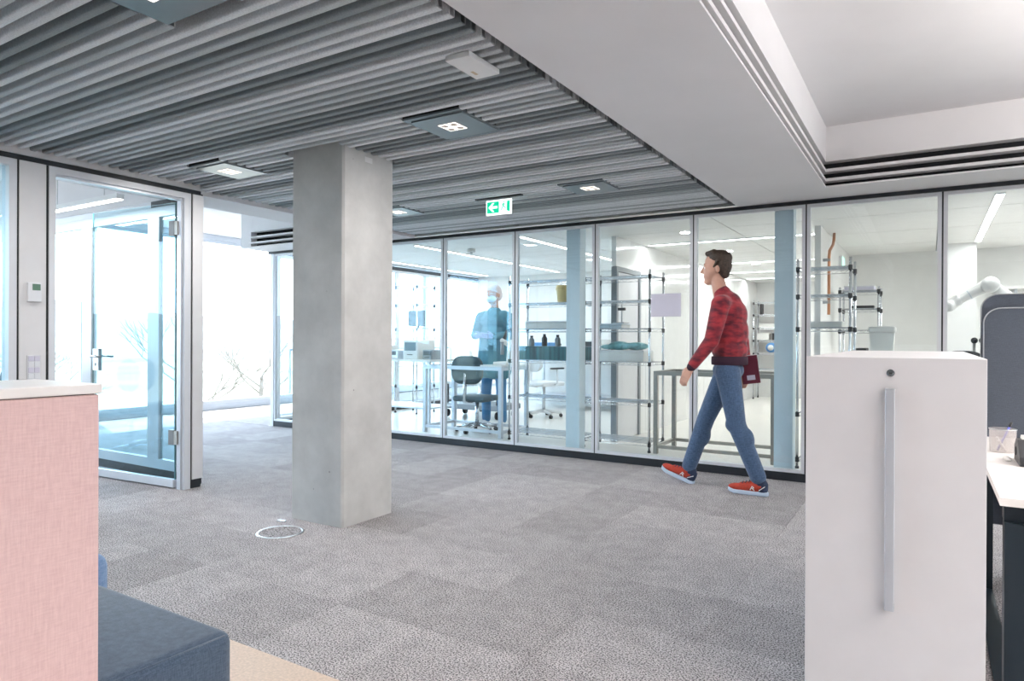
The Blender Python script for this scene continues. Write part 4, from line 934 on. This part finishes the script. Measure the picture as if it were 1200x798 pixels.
# far rack contents
for i, (x, z, m1, lb) in enumerate(((-3.0, 1.755, 'dark_plastic', 'narrow black folder standing on the far corridor rack'), (-2.65, 1.755, 'dark_plastic', 'black file leaning on the far corridor rack'), (-2.9, 1.485, 'bin_white', 'long white box on the far corridor rack'), (-2.95, 1.225, 'bin_white', 'white carton on the far corridor rack'), (-2.65, 1.225, 'dark_plastic', 'black carton on the far corridor rack'), (-2.8, .955, 'blue_box', 'round blue reel on the far corridor rack'))):
    if i < 2:
        t = thing('folder_file', lb, 'file', (x, 14.8, z)); bm = box(NB(), -.02, -.1, 0, .02, .1, .22); bmesh.ops.transform(bm, matrix=Matrix.Translation((x, 14.8, z + (.001 if i == 0 else .014))) @ Matrix.Rotation(.0 if i == 0 else .6, 4, 'Y'), verts=bm.verts[:]); obj('cover', bm, m1, t)
        obj('pages', box(NB(), x - .012, 14.902, z + .03, x + .012, 14.904, z + .2), 'white', t)
    elif i == 5:
        t = thing('cable_reel', lb, 'reel', (x, 14.8, z)); bm = NB(); tube(bm, [(x, 14.7, z + .11), (x, 14.9, z + .11)], .10, 20); obj('coil', bm, m1, t, True); bm = NB(); tube(bm, [(x, 14.695, z + .11), (x, 14.6995, z + .11)], .06, 16); obj('hub', bm, 'bin_white', t, True)
    else:
        crate('carton_box', lb, 'box', x - .12, 14.68, z, x + .12 + (.2 if i == 2 else 0), 14.95, z + (.07 if i == 2 else .14), m1, .02, m1)
office_chair('dark grey chair in the meeting room left of the door handle', -6.95, 3.02, PI * .5, .47, 'seat_dark', 'chrome', True, False, .23)
office_chair('dark blue chair in the meeting room behind the leftmost pane', -7.0, 1.95, PI * .5, .47, 'seat_blue', 'chrome', True, False, .23)
# detector on ceiling
t = thing('gas_detector', 'small white detector on the lab ceiling above the worker', 'detector', (-5.35, 7.6, 2.4))
obj('housing', lathe(NB(), [(.05, 0), (.06, .02), (.055, .05)], (-5.35, 7.6, 2.399), 18), 'white', t, True); obj('ring', lathe(NB(), [(.02, 0), (.02, .012)], (-5.35, 7.6, 2.386), 12), 'grey_plastic', t)

# ================================================================== PEOPLE
def hand(parts, wrist, d, up_, s=1.0, curl=.5, side=1):
    """palm + 5 separate fingers; d = pointing direction, up_ = thumb side"""
    d = Vector(d).normalized(); u = Vector(up_); u = (u - d * u.dot(d)).normalized(); n_ = d.cross(u) * side
    wv = Vector(wrist); palm = wv + d * .055 * s
    for i in range(4):
        o = (i - 1.5) * .019 * s
        base = wv + d * .092 * s - u * o
        parts.append(('c', wv + d * .02 * s - u * o * .7, .0125 * s, base, .0110 * s))
        Ls = (.040, .044, .041, .033)[i] * s
        p1 = base + (d * math.cos(curl * .6) + n_ * math.sin(curl * .6)) * Ls
        p2 = p1 + (d * math.cos(curl * 1.4) + n_ * math.sin(curl * 1.4)) * Ls * .7
        p3 = p2 + (d * math.cos(curl * 2.0) + n_ * math.sin(curl * 2.0)) * Ls * .5
        parts += [('c', base, .0095 * s, p1, .0086 * s), ('c', p1, .0086 * s, p2, .008 * s), ('c', p2, .008 * s, p3, .007 * s)]
    tb = wv + d * .025 * s + u * .025 * s; t1 = tb + (d * .7 + u * .55 + n_ * .35).normalized() * .038 * s; t2 = t1 + (d * .95 + u * .1 + n_ * .3).normalized() * .032 * s
    parts += [('c', wv + d * .012 * s, .018 * s, tb, .0125 * s), ('c', tb, .0125 * s, t1, .0105 * s), ('c', t1, .0105 * s, t2, .0085 * s), ('c', wv - d * .05 * s, .024 * s, wv + d * .02 * s, .021 * s)]

# ---- walking person
PYc = 5.63
wp = thing('person', 'person in a red sweater and blue jeans walking past the glass wall', 'person', (-1.42, PYc, 0))
nS, fS = PYc - .185, PYc + .185
sh_n, el_n, wr_n = (-1.415, nS, 1.505), (-1.475, nS - .035, 1.215), (-1.640, nS - .03, 1.000)
sh_f, el_f, wr_f = (-1.400, fS, 1.505), (-1.345, fS + .03, 1.215), (-1.300, fS + .03, .955)
hp_n, kn_n, an_n = (-1.385, PYc - .085, .965), (-1.312, PYc - .08, .545), (-1.135, PYc - .08, .115)
hp_f, kn_f, an_f = (-1.425, PYc + .085, .965), (-1.600, PYc + .08, .565), (-1.750, PYc + .08, .125)
hd = [('e', (-1.497, PYc, 1.850), (.098, .076, .098)), ('e', (-1.525, PYc, 1.800), (.078, .068, .10)), ('c', (-1.548, PYc, 1.755), .055, (-1.562, PYc, 1.708), .036), ('c', (-1.50, PYc, 1.75), .055, (-1.545, PYc, 1.72), .042),
      ('c', (-1.598, PYc, 1.820), .012, (-1.622, PYc, 1.782), .013), ('e', (-1.606, PYc, 1.776), (.016, .017, .010)), ('e', (-1.590, PYc, 1.738), (.012, .024, .008)), ('e', (-1.587, PYc, 1.725), (.012, .02, .008)), ('e', (-1.585, PYc, 1.700), (.018, .022, .017)),
      ('e', (-1.578, PYc, 1.838), (.022, .055, .012)), ('e', (-1.470, PYc - .074, 1.795), (.018, .010, .030)), ('e', (-1.470, PYc + .074, 1.795), (.018, .010, .030)),
      ('c', (-1.495, PYc, 1.74), .055, (-1.455, PYc, 1.56), .062)]
bd_ = hd + [('e', (-1.41, PYc, 1.40), (.10, .15, .20)), ('e', (-1.405, PYc, 1.10), (.09, .13, .2)), ('e', (-1.405, PYc, .97), (.09, .15, .10)),
      ('c', (-1.43, nS + .05, 1.50), .05, sh_n, .042), ('c', sh_n, .042, el_n, .034), ('c', el_n, .034, wr_n, .025), ('c', (-1.40, fS - .05, 1.50), .05, sh_f, .042), ('c', sh_f, .042, el_f, .034), ('c', el_f, .034, wr_f, .025),
      ('c', hp_n, .075, kn_n, .050), ('c', kn_n, .050, an_n, .034), ('c', hp_f, .075, kn_f, .050), ('c', kn_f, .050, an_f, .034)]
hand(bd_, wr_n, (-.50, -.05, -.86), (-.8, .2, .5), 1.0, .45, 1)
hand(bd_, wr_f, (-.25, -.1, -.95), (-.8, -.4, .2), 1.0, .75, 1)
body = obj('body', blob(bd_, .0062, 2), 'skin', wp)
for s in (-1, 1):
    e = obj('eye', ell(NB(), (-1.583, PYc + s * .032, 1.812), .0115, 10), 'white', body, True); 
    bm = NB(); ell(bm, (-1.5920, PYc + s * .033, 1.812), .0055, 8); obj('pupil', bm, 'black', body, True)
    obj('eyebrow', blob([('c', (-1.598, PYc + s * .018, 1.846), .0035, (-1.583, PYc + s * .050, 1.846), .003)], .002, 1), 'hair', body)
hair = [('e', (-1.472, PYc, 1.890), (.100, .083, .070)), ('e', (-1.445, PYc, 1.835), (.070, .080, .095)), ('e', (-1.432, PYc, 1.775), (.040, .062, .055)), ('c', (-1.51, PYc - .04, 1.932), .032, (-1.566, PYc - .03, 1.930), .020), ('c', (-1.50, PYc + .035, 1.935), .032, (-1.574, PYc + .015, 1.930), .020),
        ('c', (-1.47, PYc - .074, 1.86), .016, (-1.503, PYc - .074, 1.815), .008), ('c', (-1.47, PYc + .074, 1.86), .016, (-1.503, PYc + .074, 1.815), .008)]
obj('hair', blob(hair, .006, 1), 'hair', wp)
sw = [('e', (-1.392, PYc, 1.42), (.140, .178, .150)), ('e', (-1.388, PYc, 1.28), (.146, .168, .19)), ('e', (-1.388, PYc, 1.14), (.144, .172, .12)), ('c', (-1.453, PYc, 1.603), .070, (-1.41, PYc, 1.50), .120),
      ('c', (-1.42, PYc - .10, 1.50), .085, sh_n, .076), ('c', (-1.41, PYc + .10, 1.50), .085, sh_f, .076), ('c', sh_n, .074, el_n, .060), ('c', el_n, .060, Vector(el_n).lerp(Vector(wr_n), .90), .043),
      ('c', sh_f, .074, el_f, .060), ('c', el_f, .060, Vector(el_f).lerp(Vector(wr_f), .88), .044)]
swo = obj('sweater', blob(sw, .009, 3), 'sweater', wp)
cf = [('c', Vector(el_n).lerp(Vector(wr_n), .86), .043, Vector(el_n).lerp(Vector(wr_n), 1.0), .037)]
obj('cuff', blob(cf, .006, 2), 'cuff', swo); obj('cuff', blob([('c', Vector(el_f).lerp(Vector(wr_f), .84), .046, Vector(el_f).lerp(Vector(wr_f), .99), .038)], .006, 2), 'cuff', swo)
bm = NB(); 
for r_, z in ((1.0, 1.015), (1.03, 1.03), (1.05, 1.06), (1.02, 1.085)): pass
def oval(bm, prof, c, rx, ry, n=32):
    rs = [[bm.verts.new((c[0] + rx * k_ * math.cos(2 * PI * i / n), c[1] + ry * k_ * math.sin(2 * PI * i / n), z)) for i in range(n)] for k_, z in prof]
    for a, b_ in zip(rs, rs[1:]):
        for i in range(n): bm.faces.new((a[i], a[(i + 1) % n], b_[(i + 1) % n], b_[i]))
    bm.faces.new(rs[0][::-1]); bm.faces.new(rs[-1]); return bm
obj('hem_band', oval(NB(), ((.96, 1.018), (.99, 1.021), (1.0, 1.05), (.985, 1.085), (.9, 1.088)), (-1.390, PYc), .142, .174), 'cuff', swo, True)
jn = [('e', (-1.400, PYc, .975), (.122, .160, .095)), ('c', hp_n, .102, kn_n, .073), ('c', kn_n, .073, Vector(kn_n).lerp(Vector(an_n), .94), .063), ('c', hp_f, .102, kn_f, .073), ('c', kn_f, .073, Vector(kn_f).lerp(Vector(an_f), .94), .062),
      ('e', Vector(kn_n) + Vector((-.02, 0, .0)), (.07, .07, .07)), ('e', Vector(kn_n).lerp(Vector(an_n), .3) + Vector((.018, 0, 0)), (.068, .066, .11)), ('e', Vector(kn_f).lerp(Vector(an_f), .3) + Vector((.018, 0, 0)), (.066, .066, .11))]
obj('jeans', blob(jn, .009, 3), 'denim', wp)
def shoe(pos, pitch_, label):
    # toe towards -X, heel at +X, origin below the ankle
    Mx = Matrix.Translation(pos) @ Matrix.Rotation(pitch_, 4, 'Y')
    def tf(me):
        me.transform(Mx); return me
    up_parts = [('e', (-.14, 0, .050), (.075, .044, .030)), ('c', (-.10, 0, .055), .040, (.0, 0, .070), .042), ('c', (.0, 0, .065), .042, (.045, 0, .070), .038), ('c', (-.02, 0, .08), .036, (.02, 0, .105), .040)]
    u_ = obj('shoe_upper', tf(blob(up_parts, .006, 2)), 'shoe_red', wp)
    obj('heel_counter', tf(blob([('c', (.05, 0, .052), .042, (.058, 0, .085), .036), ('c', (.03, 0, .10), .042, (.04, 0, .108), .040)], .006, 2)), 'shoe_navy', u_)
    sl = NB(); pl = [(-.215, .0), (-.205, .030), (-.16, .046), (-.09, .044), (-.02, .036), (.05, .040), (.088, .030), (.098, 0), (.088, -.030), (.05, -.040), (-.02, -.036), (-.09, -.044), (-.16, -.046), (-.205, -.030)]
    prism(sl, pl, 'Z', .0, .032); bevel(sl, .007, 2)
    for v in sl.verts:
        if v.co.x < -.15: v.co.z += (-.15 - v.co.x) * .28
    bmesh.ops.transform(sl, matrix=Mx, verts=sl.verts[:]); obj('sole', sl, 'shoe_sole', u_, True)
    lc_ = NB()
    for i in range(4): tube(lc_, [Mx @ Vector((-.10 + .025 * i, -.026, .088 + .006 * i)), Mx @ Vector((-.096 + .025 * i, 0, .099 + .007 * i)), Mx @ Vector((-.10 + .025 * i, .026, .088 + .006 * i))], .0035, 5)
    obj('laces', lc_, 'shoe_navy', u_)
    mk = NB()   # pale side mark
    for s in (-1, 1):
        for a, b_ in (((-.035, .044), (-.02, .075)), ((-.02, .075), (-.005, .062)), ((-.005, .062), (-.028, .058)), ((-.02, .058), (-.002, .042))):
            tube(mk, [Mx @ Vector((a[0], s * .0445, a[1])), Mx @ Vector((b_[0], s * .0445, b_[1]))], .0032, 5)
        tube(mk, [Mx @ Vector((.03, s * .043, .045)), Mx @ Vector((.075, s * .036, .08))], .0032, 5)
    obj('side_mark', mk, 'white', u_)
shoe((-1.162, PYc - .08, .0), 0.0, 'rear')
shoe((-1.792, PYc + .08, .018), math.radians(19), 'front')
# folder in the trailing hand
t = thing('maroon_folder', 'dark red folder carried in the walking person\'s trailing hand', 'folder', (-1.27, PYc + .19, .87))
Mf = Matrix.Translation((-1.265, PYc + .165, .975)) @ Matrix.Rotation(math.radians(-8), 4, 'Y')
bm = box(NB(), -.07, -.008, -.115, .07, .008, .115); bevel(bm, .003, 1); bmesh.ops.transform(bm, matrix=Mf, verts=bm.verts[:]); obj('cover', bm, 'folder', t)
bm = box(NB(), -.03, -.0095, -.085, .035, -.0081, -.045); bmesh.ops.transform(bm, matrix=Mf, verts=bm.verts[:]); obj('label_patch', bm, 'paper', t)
bm = box(NB(), -.066, -.006, .1152, .066, .006, .122); bmesh.ops.transform(bm, matrix=Mf, verts=bm.verts[:]); obj('pages', bm, 'white', t)

# ---- lab worker
GX, GY = -5.21, 7.96
gp = thing('person', 'person in teal gown, hair cover and face mask standing in the laboratory', 'person', (GX, GY, 0))
SCL = 1.0
def G(x, y, z): return (GX + x * 1.04, GY + y, z + (.075 if 1.05 < z < 1.60 else 0))
hh = 1.97
parts = [('e', G(0, -.02, hh - .115), (.088, .106, .118)), ('e', G(0, -.045, hh - .19), (.072, .08, .08)), ('c', G(0, -.09, hh - .235), .03, G(0, -.07, hh - .22), .045), ('c', G(0, -.115, hh - .12), .012, G(0, -.128, hh - .155), .013), ('c', G(0, 0, hh - .2), .055, G(0, .02, hh - .36), .06),
         ('e', G(-.082, 0, hh - .14), (.01, .018, .03)), ('e', G(.082, 0, hh - .14), (.01, .018, .03)), ('e', G(0, .01, 1.35), (.16, .10, .22)), ('e', G(0, .01, 1.02), (.15, .09, .2))]
for s in (-1, 1):
    parts += [('c', G(s * .12, .01, 1.47), .05, G(s * .22, .01, 1.45), .045), ('c', G(s * .22, .01, 1.45), .042, G(s * .285, -.02, 1.20), .035), ('c', G(s * .285, -.02, 1.20), .034, G(s * .15, -.24, 1.18), .026),
              ('c', G(s * .10, .01, .95), .08, G(s * .12, .0, .52), .05), ('c', G(s * .12, 0, .52), .05, G(s * .13, .02, .10), .035)]
gb = obj('body', blob(parts, .0085, 2), 'skin', gp)
gh = []
hand(gh, G(-.15, -.24, 1.18), (.75, -.5, .05), (0, -.3, .9), 1.05, .5, -1); hand(gh, G(.15, -.24, 1.18), (-.75, -.5, .05), (0, -.3, .9), 1.05, .5, 1)
obj('gloves', blob(gh, .006, 1), 'glove', gp)
for s in (-1, 1):
    obj('eye', ell(NB(), G(s * .034, -.114, hh - .12), .012, 8), 'white', gb, True); obj('pupil', ell(NB(), G(s * .034, -.1245, hh - .12), .005, 6), 'black', gb, True)
obj('hair_cover', blob([('e', G(0, .0, hh - .075), (.104, .118, .088)), ('e', G(0, .04, hh - .13), (.10, .096, .096))], .008, 2), 'hairnet', gp)
obj('face_mask', blob([('e', G(0, -.07, hh - .19), (.074, .074, .062)), ('c', G(-.07, -.03, hh - .175), .012, G(.07, -.03, hh - .175), .012)], .006, 2), 'mask', gp)
gw_ = [('e', G(0, .01, 1.40), (.225, .135, .16)), ('e', G(0, .01, 1.20), (.215, .14, .22)), ('c', G(0, .01, 1.15), .17, G(0, .01, .85), .20), ('c', G(-.10, .01, 1.10), .13, G(-.12, .01, .78), .14), ('c', G(.10, .01, 1.10), .13, G(.12, .01, .78), .14), ('c', G(0, .01, 1.52), .075, G(0, .01, 1.48), .12)]
for s in (-1, 1): gw_ += [('c', G(s * .15, .01, 1.46), .085, G(s * .225, .01, 1.44), .08), ('c', G(s * .225, .01, 1.44), .078, G(s * .29, -.02, 1.20), .066), ('c', G(s * .29, -.02, 1.20), .064, G(s * .165, -.225, 1.18), .045)]
obj('gown', blob(gw_, .011, 3), 'gown', gp)
tr = []
for s in (-1, 1): tr += [('c', G(s * .10, .01, .85), .09, G(s * .12, 0, .50), .072), ('c', G(s * .12, 0, .50), .072, G(s * .13, .02, .10), .062)]
tr.append(('c', G(-.1, .01, .86), .085, G(.1, .01, .86), .085))
obj('trousers', blob(tr, .010, 2), 'scrubs', gp)
for s in (-1, 1): obj('shoe', blob([('c', G(s * .13, .05, .045), .044, G(s * .14, -.12, .038), .037), ('c', G(s * .13, .03, .07), .045, G(s * .13, .03, .085), .04)], .007, 2), 'white', gp)
